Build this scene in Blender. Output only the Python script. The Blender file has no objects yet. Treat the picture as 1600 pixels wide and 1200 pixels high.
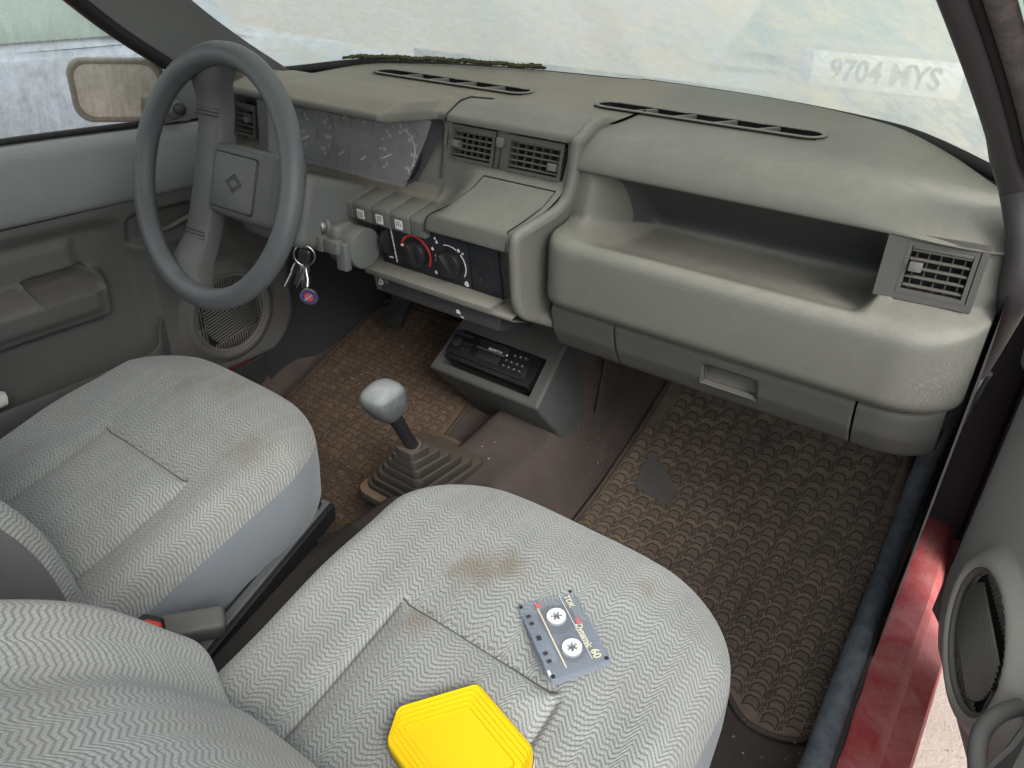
import bpy, bmesh, math, random
from mathutils import Vector, Matrix, Euler
random.seed(7)
R = math.radians
SC = bpy.context.scene
COL = SC.collection

# ------------------------------------------------------------------ camera
def make_camera():
    pos, yaw, pitch, roll = (.688, -.651, .974), R(35.6), R(-29.97), R(1.57)
    f = Vector((-math.sin(yaw)*math.cos(pitch), math.cos(yaw)*math.cos(pitch), math.sin(pitch)))
    r0 = Vector((math.cos(yaw), math.sin(yaw), 0)); u0 = r0.cross(f)
    r = r0*math.cos(roll) + u0*math.sin(roll); u = -r0*math.sin(roll) + u0*math.cos(roll)
    m = Matrix((r, u, -f)).transposed().to_4x4(); m.translation = pos
    cd = bpy.data.cameras.new('camera'); cd.lens = 27.0; cd.sensor_width = 36; cd.sensor_fit = 'HORIZONTAL'
    cd.clip_start = .02; cd.clip_end = 500
    co = bpy.data.objects.new('camera', cd); COL.objects.link(co); co.matrix_world = m
    SC.camera = co
make_camera()

# ------------------------------------------------------------------ sky, sun, exposure (bright overcast)
SUN_EL, SUN_AZ = R(38), R(122)          # azimuth clockwise from +Y (car's forward)
wd = bpy.data.worlds.new('World'); SC.world = wd; wd.use_nodes = True
wn = wd.node_tree; wn.nodes.clear()
wo = wn.nodes.new('ShaderNodeOutputWorld'); wb = wn.nodes.new('ShaderNodeBackground'); ws = wn.nodes.new('ShaderNodeTexSky')
ws.sky_type = 'NISHITA'; ws.sun_disc = False; ws.sun_elevation = SUN_EL; ws.sun_rotation = SUN_AZ
ws.air_density = 1.0; ws.dust_density = 4.0; ws.ozone_density = .6
whs = wn.nodes.new('ShaderNodeHueSaturation'); whs.inputs['Saturation'].default_value = .35
wn.links.new(ws.outputs[0], whs.inputs['Color']); wmx = wn.nodes.new('ShaderNodeMix'); wmx.data_type = 'RGBA'; wmx.inputs[0].default_value = .65      # even cloud layer over the clear sky
wmx.inputs[7].default_value = (5.6, 5.9, 6.0, 1); wn.links.new(whs.outputs[0], wmx.inputs[6]); wn.links.new(wmx.outputs[2], wb.inputs[0])
wb.inputs[1].default_value = .15; wn.links.new(wb.outputs[0], wo.inputs[0])
sl = bpy.data.lights.new('sun', 'SUN'); sl.energy = .9; sl.angle = R(26); sl.color = (1, .96, .9)
so = bpy.data.objects.new('sun', sl); COL.objects.link(so)
sd = Vector((math.sin(SUN_AZ)*math.cos(SUN_EL), math.cos(SUN_AZ)*math.cos(SUN_EL), math.sin(SUN_EL)))
so.rotation_euler = (-sd).to_track_quat('-Z', 'Y').to_euler(); so.location = (3, -3, 6)
SC.view_settings.view_transform = 'Standard'; SC.view_settings.look = 'None'
SC.view_settings.exposure = 1.7; SC.view_settings.gamma = 1.0; SC.view_settings.use_curve_mapping = False
SC.render.engine = 'CYCLES'
cy = SC.cycles; cy.use_denoising = True; cy.max_bounces = 10; cy.diffuse_bounces = 5; cy.transparent_max_bounces = 16
cy.sample_clamp_indirect = 6; cy.caustics_reflective = False; cy.caustics_refractive = False
try: cy.denoiser = 'OPENIMAGEDENOISE'
except Exception: pass

# ------------------------------------------------------------------ node helpers
class NT:
    def __init__(s, name):
        s.m = bpy.data.materials.new(name); s.m.use_nodes = True; s.t = s.m.node_tree; s.t.nodes.clear()
        s.out = s.n('ShaderNodeOutputMaterial')
    def n(s, kind, **kw):
        x = s.t.nodes.new(kind)
        for k, v in kw.items(): setattr(x, k, v)
        return x
    def put(s, sock, v):
        if hasattr(v, 'is_linked') or isinstance(v, bpy.types.NodeSocket): s.t.links.new(v, sock)
        elif isinstance(v, (tuple, list)) and len(v) == 3 and sock.type == 'RGBA': sock.default_value = (*v, 1)
        else: sock.default_value = v
    def math(s, op, a, b=None, c=None, clamp=False):
        x = s.n('ShaderNodeMath', operation=op, use_clamp=clamp); s.put(x.inputs[0], a)
        if b is not None: s.put(x.inputs[1], b)
        if c is not None: s.put(x.inputs[2], c)
        return x.outputs[0]
    def coord(s, kind='Object'): return s.n('ShaderNodeTexCoord').outputs[kind]
    def noise(s, scale, detail=3, rough=.55, vec=None, out='Fac', dist=0):
        x = s.n('ShaderNodeTexNoise'); x.inputs['Scale'].default_value = scale; x.inputs['Detail'].default_value = detail
        x.inputs['Roughness'].default_value = rough; x.inputs['Distortion'].default_value = dist
        s.put(x.inputs['Vector'], vec if vec is not None else s.coord()); return x.outputs[out]
    def voro(s, scale, vec=None, feature='F1', out='Distance', rnd=1.0):
        x = s.n('ShaderNodeTexVoronoi', feature=feature); x.inputs['Scale'].default_value = scale; x.inputs['Randomness'].default_value = rnd
        s.put(x.inputs['Vector'], vec if vec is not None else s.coord()); return x.outputs[out]
    def scale(s, v, xyz, loc=(0, 0, 0), rot=(0, 0, 0)):
        x = s.n('ShaderNodeMapping'); x.inputs['Scale'].default_value = xyz; x.inputs['Location'].default_value = loc
        x.inputs['Rotation'].default_value = rot; s.put(x.inputs['Vector'], v); return x.outputs[0]
    def ramp(s, fac, stops, interp='LINEAR'):
        x = s.n('ShaderNodeValToRGB'); cr = x.color_ramp; cr.interpolation = interp
        while len(cr.elements) < len(stops): cr.elements.new(.5)
        for e, (p, c) in zip(cr.elements, stops):
            e.position = p; e.color = (c, c, c, 1) if isinstance(c, (int, float)) else (*c, 1)
        s.put(x.inputs[0], fac); return x.outputs[0]
    def mix(s, fac, a, b, blend='MIX'):
        x = s.n('ShaderNodeMix', data_type='RGBA', blend_type=blend)
        s.put(x.inputs[0], fac); s.put(x.inputs[6], a); s.put(x.inputs[7], b); return x.outputs[2]
    def bump(s, h, strength=.3, dist=.001, normal=None):
        x = s.n('ShaderNodeBump'); x.inputs['Strength'].default_value = strength; x.inputs['Distance'].default_value = dist
        s.put(x.inputs['Height'], h)
        if normal is not None: s.put(x.inputs['Normal'], normal)
        return x.outputs[0]
    def pbr(s, color, rough=.6, normal=None, **kw):
        x = s.n('ShaderNodeBsdfPrincipled'); s.put(x.inputs['Base Color'], color); s.put(x.inputs['Roughness'], rough)
        if normal is not None: s.put(x.inputs['Normal'], normal)
        for k, v in kw.items(): s.put(x.inputs[k.replace('_', ' ')], v)
        s.t.links.new(x.outputs[0], s.out.inputs[0]); return x
    def upness(s):
        g = s.n('ShaderNodeNewGeometry'); x = s.n('ShaderNodeSeparateXYZ'); s.put(x.inputs[0], g.outputs['Normal']); return x.outputs[2]

def plastic(name, base, rough=.55, dust=(.36, .32, .26), dustamt=.5, grain=.25, gscale=900, var=.12, spec=.35, specks=0.0, smear=.0, scuff=None):
    """moulded plastic or vinyl with fine grain and settled dust (dust lies on faces that look up)"""
    s = NT(name)
    big = s.noise(9, 4, .6); mid = s.noise(55, 3, .6); fine = s.noise(420, 2, .5)
    col = s.mix(s.math('MULTIPLY', big, 1.0, clamp=True), tuple(c*(1-var) for c in base), tuple(min(1, c*(1+var)) for c in base))
    up = s.ramp(s.upness(), [(.25, 0), (.95, 1)])
    d = s.math('MULTIPLY', s.math('MULTIPLY', up, s.ramp(s.math('ADD', s.math('MULTIPLY', big, .6), s.math('MULTIPLY', mid, .4)), [(.3, .45), (.68, 1)])), dustamt)
    if smear:
        sm = s.ramp(s.noise(16, 5, .7, dist=.8), [(.5, 0), (.72, 1)])
        d = s.math('ADD', d, s.math('MULTIPLY', sm, smear), clamp=True)
    d = s.math('MULTIPLY', d, s.math('ADD', s.math('MULTIPLY', fine, .5), .72), clamp=True)
    col = s.mix(d, col, dust)
    if specks:
        vs = s.voro(170); sp = s.ramp(vs, [(.035, 1), (.075, 0)]); col = s.mix(s.math('MULTIPLY', sp, specks), col, (.5, .48, .42))
    if scuff:
        dd = s.n('ShaderNodeVectorMath', operation='DISTANCE'); s.put(dd.inputs[0], s.coord()); dd.inputs[1].default_value = scuff[0]
        sc = s.math('MULTIPLY', s.ramp(s.math('DIVIDE', dd.outputs['Value'], scuff[1]), [(.2, 1), (1, 0)]), s.ramp(s.noise(480, 4, .75), [(.50, 0), (.66, 1)]))
        col = s.mix(s.math('MULTIPLY', sc, .38), col, (.55, .53, .47))
    h = s.voro(gscale)
    s.pbr(col, s.math('ADD', s.math('MULTIPLY', d, .3), rough, clamp=True), s.bump(h, grain, .0006), Specular_IOR_Level=spec)
    return s.m

def plain(name, base, rough=.5, metal=0.0, var=.1, spec=.5, bump=0.0, bscale=300, emit=None, coat=0):
    s = NT(name); n = s.noise(40, 4, .6)
    col = s.mix(n, tuple(c*(1-var) for c in base), tuple(min(1, c*(1+var)) for c in base))
    nm = s.bump(s.noise(bscale, 3), bump, .001) if bump else None
    p = s.pbr(col, rough, nm, Metallic=metal, Specular_IOR_Level=spec)
    if coat: p.inputs['Coat Weight'].default_value = coat; p.inputs['Coat Roughness'].default_value = .15
    return s.m

# ------------------------------------------------------------------ mesh helpers
def tag(o, label=None, cat=None, group=None, kind=None):
    if label: o['label'] = label
    if cat: o['category'] = cat
    if group: o['group'] = group
    if kind: o['kind'] = kind
    return o
def empty(name, loc=(0, 0, 0), label=None, cat=None, group=None, rot=(0, 0, 0)):
    o = bpy.data.objects.new(name, None); COL.objects.link(o); o.location = loc; o.rotation_euler = rot
    o.empty_display_size = .05
    return tag(o, label, cat, group)
def link(name, me, mat=None, parent=None, loc=None, rot=None):
    o = bpy.data.objects.new(name, me); COL.objects.link(o)
    if mat is not None and not me.materials: me.materials.append(mat)
    if parent is not None: o.parent = parent
    if loc is not None: o.location = loc
    if rot is not None: o.rotation_euler = rot
    return o
def mesh(name, verts, faces, mat=None, parent=None, smooth=True, auto=None, uv=None, loc=None, rot=None):
    me = bpy.data.meshes.new(name); me.from_pydata([tuple(v) for v in verts], [], faces)
    if smooth: me.polygons.foreach_set('use_smooth', [True]*len(me.polygons))
    if uv is not None:
        l = me.uv_layers.new(name='UVMap')
        for lp in me.loops: l.data[lp.index].uv = uv[lp.vertex_index]
    me.update()
    if auto is not None and smooth: me.set_sharp_from_angle(angle=R(auto))
    return link(name, me, mat, parent, loc, rot)
def from_bm(name, bm, mat, parent=None, smooth=True, auto=35, loc=None, rot=None):
    bmesh.ops.recalc_face_normals(bm, faces=bm.faces[:])
    me = bpy.data.meshes.new(name); bm.to_mesh(me); bm.free()
    if smooth:
        me.polygons.foreach_set('use_smooth', [True]*len(me.polygons))
        me.set_sharp_from_angle(angle=R(auto))
    return link(name, me, mat, parent, loc, rot)
def bm_box(bm, c, s, rot=None, bev=0, seg=2):
    r = bmesh.ops.create_cube(bm, size=1.0); vs = r['verts']
    bmesh.ops.scale(bm, verts=vs, vec=s)
    if bev:
        es = list({e for v in vs for e in v.link_edges})
        rr = bmesh.ops.bevel(bm, geom=es, offset=bev, segments=seg, affect='EDGES', profile=.5); vs = list({v for f in rr['faces'] for v in f.verts} | {v for v in vs if v.is_valid})
    if rot is not None: bmesh.ops.rotate(bm, verts=vs, cent=(0, 0, 0), matrix=Euler(rot).to_matrix())
    bmesh.ops.translate(bm, verts=vs, vec=c); return vs
def box(name, c, s, mat, parent=None, rot=None, bev=.002, seg=2):
    bm = bmesh.new(); bm_box(bm, (0, 0, 0), s, None, bev, seg)
    return from_bm(name, bm, mat, parent, loc=c, rot=rot)
def bm_cyl(bm, c, r, h, axis=(0, 0, 1), seg=32, r2=None, bev=0):
    q = bmesh.ops.create_cone(bm, cap_ends=True, segments=seg, radius1=r, radius2=r if r2 is None else r2, depth=h); vs = q['verts']
    if bev:
        es = [e for e in {e for v in vs for e in v.link_edges} if len(e.link_faces) == 2 and any(len(f.verts) > 4 for f in e.link_faces)]
        rr = bmesh.ops.bevel(bm, geom=es, offset=bev, segments=2, affect='EDGES', profile=.5); vs = list({v for f in rr['faces'] for v in f.verts} | {v for v in vs if v.is_valid})
    m = Vector((0, 0, 1)).rotation_difference(Vector(axis)).to_matrix()
    bmesh.ops.rotate(bm, verts=vs, cent=(0, 0, 0), matrix=m); bmesh.ops.translate(bm, verts=vs, vec=c); return vs
def cyl(name, c, r, h, mat, parent=None, axis=(0, 0, 1), seg=32, r2=None, bev=0):
    bm = bmesh.new(); bm_cyl(bm, c, r, h, axis, seg, r2, bev); return from_bm(name, bm, mat, parent)
def grid_faces(nu, nv, closeu=False, skip=None):
    f = []
    for i in range(nu if closeu else nu-1):
        for j in range(nv-1):
            a, b = i*nv+j, ((i+1) % nu)*nv+j
            q = (a, b, b+1, a+1)
            if skip is None or not skip(q): f.append(q)
    return f
def tube_vf(path, r, seg=12, closed=False, flat=1.0, up=None):
    """tube along a polyline; r number or list; flat squeezes the section along its up vector"""
    P = [Vector(p) for p in path]; n = len(P); V = []; F = []
    prev = None
    for i, p in enumerate(P):
        t = (P[(i+1) % n]-P[i-1]) if closed else (P[min(i+1, n-1)]-P[max(i-1, 0)])
        t.normalize()
        if prev is None:
            a = Vector(up) if up else (Vector((0, 0, 1)) if abs(t.z) < .9 else Vector((1, 0, 0)))
        else: a = prev
        a = (a - t*a.dot(t)).normalized(); prev = a; b = t.cross(a)
        rr = r[i] if isinstance(r, (list, tuple)) else r
        for k in range(seg):
            q = 2*math.pi*k/seg; V.append(p + a*(math.cos(q)*rr*flat) + b*(math.sin(q)*rr))
    for i in range(n if closed else n-1):
        for k in range(seg):
            a, b = i*seg+k, i*seg+(k+1) % seg; c, d = ((i+1) % n)*seg+(k+1) % seg, ((i+1) % n)*seg+k
            F.append((a, b, c, d))
    if not closed: F += [tuple(range(seg))[::-1], tuple(range((n-1)*seg, n*seg))]
    return V, F
def tube(name, path, r, mat, parent=None, seg=12, closed=False, flat=1.0, up=None):
    V, F = tube_vf(path, r, seg, closed, flat, up); return mesh(name, V, F, mat, parent, auto=60)
def spline(pts, n=8):
    """Catmull-Rom through points"""
    P = [Vector(p) for p in pts]; out = []
    for i in range(len(P)-1):
        a, b, c, d = P[max(i-1, 0)], P[i], P[i+1], P[min(i+2, len(P)-1)]
        for k in range(n):
            t = k/n; out.append(.5*((2*b)+(c-a)*t+(2*a-5*b+4*c-d)*t*t+(3*b-a-3*c+d)*t**3))
    return out+[P[-1]]
def fillet(pts, seg=4):
    """polyline with (y,z,r) corners rounded; always the same number of output points"""
    out = []; n = len(pts)
    for i, (y, z, r) in enumerate(pts):
        p = Vector((y, z))
        if i in (0, n-1): out.append(p); continue
        a = Vector(pts[i-1][:2])-p; b = Vector(pts[i+1][:2])-p
        la, lb = max(a.length, 1e-6), max(b.length, 1e-6)
        ra, rb = min(r, la*.48), min(r, lb*.48)
        A, B = p+a/la*ra, p+b/lb*rb
        for k in range(seg+1):
            t = k/seg; out.append(A*(1-t)**2+p*2*t*(1-t)+B*t*t)
    return out
def ss(a, b, x):
    t = min(1, max(0, (x-a)/(b-a))); return t*t*(3-2*t)
def lerp(a, b, t): return a+(b-a)*t
def prism(name, outline, h, mat, parent=None, bev=0, mtx=None, smooth=True, seg=2, top_scale=1.0):
    """outline in local xy, extruded +z by h"""
    bm = bmesh.new(); vs = [bm.verts.new((x, y, 0)) for x, y in outline]; f = bm.faces.new(vs)
    r = bmesh.ops.extrude_face_region(bm, geom=[f]); tv = [v for v in r['geom'] if isinstance(v, bmesh.types.BMVert)]
    bmesh.ops.translate(bm, verts=tv, vec=(0, 0, h))
    if top_scale != 1.0:
        cx = sum(p[0] for p in outline)/len(outline); cyy = sum(p[1] for p in outline)/len(outline)
        for v in tv: v.co.x = cx+(v.co.x-cx)*top_scale; v.co.y = cyy+(v.co.y-cyy)*top_scale
    if bev: 
        es = [e for e in bm.edges if all(v in tv for v in e.verts)]
        bmesh.ops.bevel(bm, geom=es, offset=bev, segments=seg, affect='EDGES', profile=.5)
    if mtx is not None: bmesh.ops.transform(bm, matrix=mtx, verts=bm.verts[:])
    return from_bm(name, bm, mat, parent, smooth)
def frame_mtx(o, x, y):
    x = Vector(x).normalized(); y = Vector(y); y = (y-x*x.dot(y)).normalized(); z = x.cross(y)
    m = Matrix((x, y, z)).transposed().to_4x4(); m.translation = o; return m
def rrect(w, h, r, seg=5, cx=0, cyy=0):
    out = []
    for sx, sy, a0 in ((1, 1, 0), (-1, 1, 90), (-1, -1, 180), (1, -1, 270)):
        for k in range(seg+1):
            a = R(a0+90*k/seg); out.append((cx+sx*(w/2-r)+r*math.cos(a), cyy+sy*(h/2-r)+r*math.sin(a)))
    return out
def text_part(name, body, size, mtx, mat, parent, depth=.0002, align='CENTER', sx=1.0, bold=0.0, shear=0.0):
    cu = bpy.data.curves.new(name, 'FONT'); cu.body = body; cu.size = size; cu.extrude = depth; cu.align_x = align; cu.align_y = 'CENTER'
    cu.offset = bold; cu.shear = shear; cu.resolution_u = 3
    tmp = bpy.data.objects.new('tmp', cu); COL.objects.link(tmp)
    bpy.context.view_layer.update()
    dg = bpy.context.evaluated_depsgraph_get(); me = bpy.data.meshes.new_from_object(tmp.evaluated_get(dg))
    bpy.data.objects.remove(tmp); me.name = name; me.materials.clear()
    me.transform(mtx @ Matrix.Diagonal((sx, 1, 1, 1)))
    return link(name, me, mat, parent)
def cut(o, n=1):
    m = o.modifiers.new('s', 'SUBSURF'); m.levels = n; m.render_levels = n; return o
# ------------------------------------------------------------------ materials
M = {}
M['dash'] = plastic('dash_plastic', (.112, .114, .101), .5, (.30, .29, .245), .62, .35, 800, var=.07, specks=.5, smear=.05, scuff=((.628, .255, .560), .075))
M['dash_hood'] = plastic('dash_hood_plastic', (.112, .113, .101), .5, (.33, .285, .22), .7, .3, 800, var=.08, specks=.5, smear=.08)
M['dash_low'] = plastic('dash_lower_plastic', (.075, .076, .071), .55, (.22, .20, .165), .35, .22, 1000, specks=.2)
M['shelf_dark'] = plastic('shelf_dark_plastic', (.048, .050, .052), .6, (.29, .28, .235), .85, .25, 900, specks=.4)  # darker colour for the underside and back of the shelf recess
M['switch'] = plastic('switch_plastic', (.10, .108, .105), .5, (.27, .25, .2), .45, .1, 1200)
M['wheel'] = plastic('wheel_vinyl', (.075, .082, .088), .45, (.27, .28, .28), .34, .3, 800, spec=.4, smear=.06)
M['hub'] = plastic('wheel_pad_vinyl', (.082, .085, .085), .5, (.22, .22, .2), .30, .25, 900, spec=.35)
M['door_hi'] = plastic('door_vinyl_upper', (.225, .242, .243), .5, (.38, .38, .36), .4, .28, 650, specks=.1, smear=.06)
M['door_lo'] = plastic('door_panel_plastic', (.118, .117, .114), .55, (.2, .18, .15), .5, .3, 900, specks=.12, smear=.05)
M['door_lo_lit_dusty'] = plastic('lit_dusty_door_panel_plastic', (.36, .358, .338), .6, (.42, .37, .29), .6, .35, 700, specks=.15, smear=.3)  # open door's copy: dust, plus missing light put into a paler base colour
M['vent'] = plastic('vent_plastic', (.062, .061, .056), .5, (.26, .24, .2), .45, .1, 1200)
M['vent_dark'] = plain('vent_cavity', (.006, .006, .006), .8)
M['black'] = plain('black_plastic', (.014, .0145, .017), .4, bump=.05, bscale=900)
M['panel_blue'] = plain('heater_panel_black', (.011, .013, .018), .42, bump=.08, bscale=900)
M['rubber'] = plastic('black_rubber', (.016, .016, .017), .6, (.12, .1, .085), .35, .2, 700)
M['trim_dark'] = plastic('pillar_trim', (.045, .042, .046), .5, (.2, .18, .16), .3, .25, 900)
M['pillar'] = plastic('pillar_trim_grey', (.18, .187, .187), .55, (.3, .3, .27), .3, .25, 900)
M['console'] = plastic('console_plastic', (.065, .07, .07), .55, (.2, .18, .15), .35, .25, 900, specks=.1)
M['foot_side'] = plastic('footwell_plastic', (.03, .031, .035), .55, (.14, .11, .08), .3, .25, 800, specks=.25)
M['white_print'] = plain('white_print', (.62, .61, .57), .6, var=.05)
M['red_print'] = plain('red_print', (.5, .035, .025), .5)
M['steel'] = plain('worn_steel', (.5, .5, .49), .3, 1.0, .15)
M['dark_steel'] = plain('dark_steel', (.09, .09, .09), .45, .8)
M['grey_metal'] = plain('grey_lever_metal', (.16, .165, .17), .45, .5)
M['red_button'] = plain('red_button', (.62, .05, .035), .4)
M['paper'] = plain('paper', (.7, .7, .68), .8)
M['yellow'] = plastic('yellow_plastic', (.66, .46, .002), .5, (.5, .38, .05), .05, .25, 700, var=.05, spec=.3)
M['clear_white'] = plain('white_reel_plastic', (.72, .72, .7), .45)
M['gold_print'] = plain('gold_print', (.58, .54, .40), .5)
M['green_debris'] = plain('moss', (.05, .055, .02), .95, var=.5, bump=.8, bscale=250)

def paint(name, base, dirt=.25, rough=.35, coat=.3, dirtcol=(.34, .2, .16)):
    s = NT(name); n = s.noise(14, 6, .65, dist=.4); n2 = s.noise(160, 4, .7); n3 = s.voro(120)
    d = s.math('MULTIPLY', s.ramp(n, [(.38, 0), (.7, 1)]), dirt)
    d = s.math('ADD', d, s.math('MULTIPLY', s.ramp(n2, [(.55, 0), (.75, 1)]), dirt*.6), clamp=True)
    col = s.mix(d, base, dirtcol)
    col = s.mix(s.math('MULTIPLY', s.ramp(n3, [(.02, 1), (.06, 0)]), .35), col, (.5, .4, .34))
    p = s.pbr(col, s.math('ADD', s.math('MULTIPLY', d, .4), rough), s.bump(n2, .08, .001), Specular_IOR_Level=.5)
    p.inputs['Coat Weight'].default_value = coat; p.inputs['Coat Roughness'].default_value = .2
    return s.m
M['red'] = paint('red_car_paint', (.33, .03, .038), .62, .6, 0, (.46, .26, .23))
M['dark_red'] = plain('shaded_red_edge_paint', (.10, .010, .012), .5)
M['red_clean'] = paint('red_car_paint_upper', (.36, .012, .024), .12)
M['blue_car'] = paint('silver_blue_paint', (.30, .35, .42), .12, .3, .5, (.3, .28, .24))
M['pale_car'] = paint('pale_grey_paint', (.36, .41, .42), .3, .35, .3, (.34, .32, .28))

def rusty():
    s = NT('rusty_flange'); n = s.noise(60, 6, .7); n2 = s.noise(20, 4, .6)
    col = s.ramp(n, [(.45, (.075, .07, .072)), (.64, (.13, .115, .11)), (.72, (.30, .14, .06)), (.85, (.42, .21, .08))])
    s.pbr(col, .85, s.bump(n, .6, .002)); return s.m
M['rust'] = rusty()

def fabric(name, light, dark, stains=(), P=.038, S=.0054, slope=.62, contrast=1.0):
    """zigzag woven cloth; UV is in metres on the seat"""
    s = NT(name); uv = s.coord('UV')
    wob = s.n('ShaderNodeVectorMath', operation='SCALE'); nz = s.noise(14, 2, .5, uv, 'Color'); s.put(wob.inputs[0], nz); wob.inputs['Scale'].default_value = .004
    ad = s.n('ShaderNodeVectorMath', operation='ADD'); s.put(ad.inputs[0], uv); s.put(ad.inputs[1], wob.outputs[0])
    sp = s.n('ShaderNodeSeparateXYZ'); s.put(sp.inputs[0], ad.outputs[0]); u, v = sp.outputs[0], sp.outputs[1]
    f = s.math('FRACT', s.math('DIVIDE', u, P)); g = s.math('FRACT', s.math('DIVIDE', s.math('ADD', u, P*.31), P*.44))
    tri = s.math('MINIMUM', s.math('DIVIDE', f, .68), s.math('DIVIDE', s.math('SUBTRACT', 1.0, f), .32))
    tri2 = s.math('MINIMUM', s.math('DIVIDE', g, .60), s.math('DIVIDE', s.math('SUBTRACT', 1.0, g), .40))
    v2 = s.math('ADD', v, s.math('ADD', s.math('MULTIPLY', tri, slope*.021), s.math('MULTIPLY', tri2, slope*.0075)))
    st = s.math('DIVIDE', s.math('PINGPONG', v2, S/2), S/2)
    st = s.ramp(st, [(.10, 0), (.60, 1)])
    bold = s.ramp(s.math('DIVIDE', s.math('PINGPONG', v2, S*2), S*2), [(.0, .72), (.5, 1)])
    kn = s.math('MULTIPLY', s.math('DIVIDE', s.math('PINGPONG', s.math('ADD', u, s.math('MULTIPLY', v2, .5)), .0019), .0019), st)
    kn2 = s.math('DIVIDE', s.math('PINGPONG', s.math('SUBTRACT', v, s.math('MULTIPLY', u, .3)), .0011), .0011)
    fz = s.noise(700, 2, .6, uv)
    t = s.math('ADD', s.math('MULTIPLY', s.math('MULTIPLY', st, bold), s.math('MULTIPLY', s.ramp(s.noise(11, 3, .6, uv), [(.3, .45), (.7, 1)]), .34*contrast)), s.math('ADD', s.math('MULTIPLY', kn, .26), s.math('ADD', s.math('MULTIPLY', kn2, .20), s.math('MULTIPLY', fz, .88))))
    col = s.mix(s.ramp(t, [(.30, 0), (1.0, 1)]), dark, light)
    blot = s.noise(7, 5, .65, uv); col = s.mix(s.math('MULTIPLY', s.ramp(blot, [(.45, 0), (.75, 1)]), .25), col, (.24, .225, .19))
    for (a, b, r, k) in stains:
        d = s.n('ShaderNodeVectorMath', operation='DISTANCE'); s.put(d.inputs[0], uv); d.inputs[1].default_value = (a, b, 0)
        dd = s.math('ADD', d.outputs['Value'], s.math('MULTIPLY', s.math('SUBTRACT', s.noise(38, 4, .65, uv), .5), r*1.8))
        f = s.math('MULTIPLY', s.ramp(s.math('DIVIDE', dd, r), [(.05, 1), (1, 0)], 'EASE'), k)
        col = s.mix(f, col, s.mix(.5, (.23, .155, .075), dark))
    h = s.math('ADD', st, s.math('ADD', s.math('MULTIPLY', kn, .5), s.math('MULTIPLY', fz, .6)))
    s.pbr(col, .95, s.bump(h, .45, .0010), Specular_IOR_Level=.15, Sheen_Weight=.25, Sheen_Roughness=.5)
    return s.m
FL, FD = (.295, .310, .300), (.070, .075, .075)
M['cloth_p'] = fabric('passenger_seat_cloth', FL, FD, ((-.055, -.155, .038, .6), (-.02, -.135, .03, .62), (-.07, -.235, .03, .5), (.12, -.07, .02, .3)))
M['cloth_d'] = fabric('driver_seat_cloth', FL, FD, ((-.03, -.10, .05, .32), (.17, -.14, .05, .35), (.03, -.06, .04, .35)))
M['cloth_b'] = fabric('seat_back_cloth', FL, FD, S=.0066, P=.042, contrast=1.15)
def sidecloth(name, base):
    s = NT(name); n = s.noise(600, 2, .5); b = s.noise(8, 4)
    col = s.mix(n, tuple(c*.75 for c in base), tuple(c*1.25 for c in base)); col = s.mix(s.math('MULTIPLY', b, .3), col, tuple(c*1.25 for c in base))
    s.pbr(col, .9, s.bump(n, .4, .001), Specular_IOR_Level=.15, Sheen_Weight=.2); return s.m
M['side_blue'] = sidecloth('seat_side_cloth', (.155, .175, .197))
M['side_dark'] = sidecloth('seat_back_side_cloth', (.105, .107, .112))

def carpet(name, base, dirt):
    s = NT(name); n = s.noise(500, 3, .6); b = s.noise(10, 5, .65); c = s.voro(60)
    col = s.mix(n, tuple(q*.65 for q in base), tuple(q*1.35 for q in base))
    col = s.mix(s.math('MULTIPLY', s.ramp(b, [(.35, 0), (.75, 1)]), .6), col, dirt)
    col = s.mix(s.math('MULTIPLY', s.ramp(c, [(.03, 1), (.07, 0)]), .6), col, (.36, .3, .24))
    s.pbr(col, .95, s.bump(n, .8, .003), Specular_IOR_Level=.1); return s.m
M['carpet'] = carpet('floor_carpet', (.075, .061, .057), (.13, .106, .093))
M['carpet_grit'] = carpet('floor_carpet_grit', (.13, .105, .09), (.25, .2, .16))
def matrub(name, base, dust, amt):
    s = NT(name); n = s.noise(22, 5, .65, dist=.3); f = s.noise(300, 3, .6); oi = s.n('ShaderNodeObjectInfo').outputs['Random']
    a = s.math('MULTIPLY', s.math('ADD', s.ramp(n, [(.3, .25), (.7, 1)]), s.math('MULTIPLY', s.math('SUBTRACT', oi, .5), .35)), amt, clamp=True)
    col = s.mix(a, base, s.mix(f, tuple(c*.75 for c in dust), tuple(c*1.2 for c in dust)))
    s.pbr(col, .8, s.bump(f, .35, .001), Specular_IOR_Level=.25); return s.m
M['mat_base'] = matrub('mat_rubber', (.07, .058, .05), (.24, .185, .14), .9)
M['mat_rib'] = matrub('mat_rib_rubber', (.046, .040, .035), (.10, .08, .065), .78)
M['mat_base_d'] = matrub('driver_mat_rubber', (.06, .045, .035), (.19, .125, .082), .9)
M['mat_rib_d'] = matrub('driver_mat_rib_rubber', (.035, .029, .025), (.10, .07, .05), .7)

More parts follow.
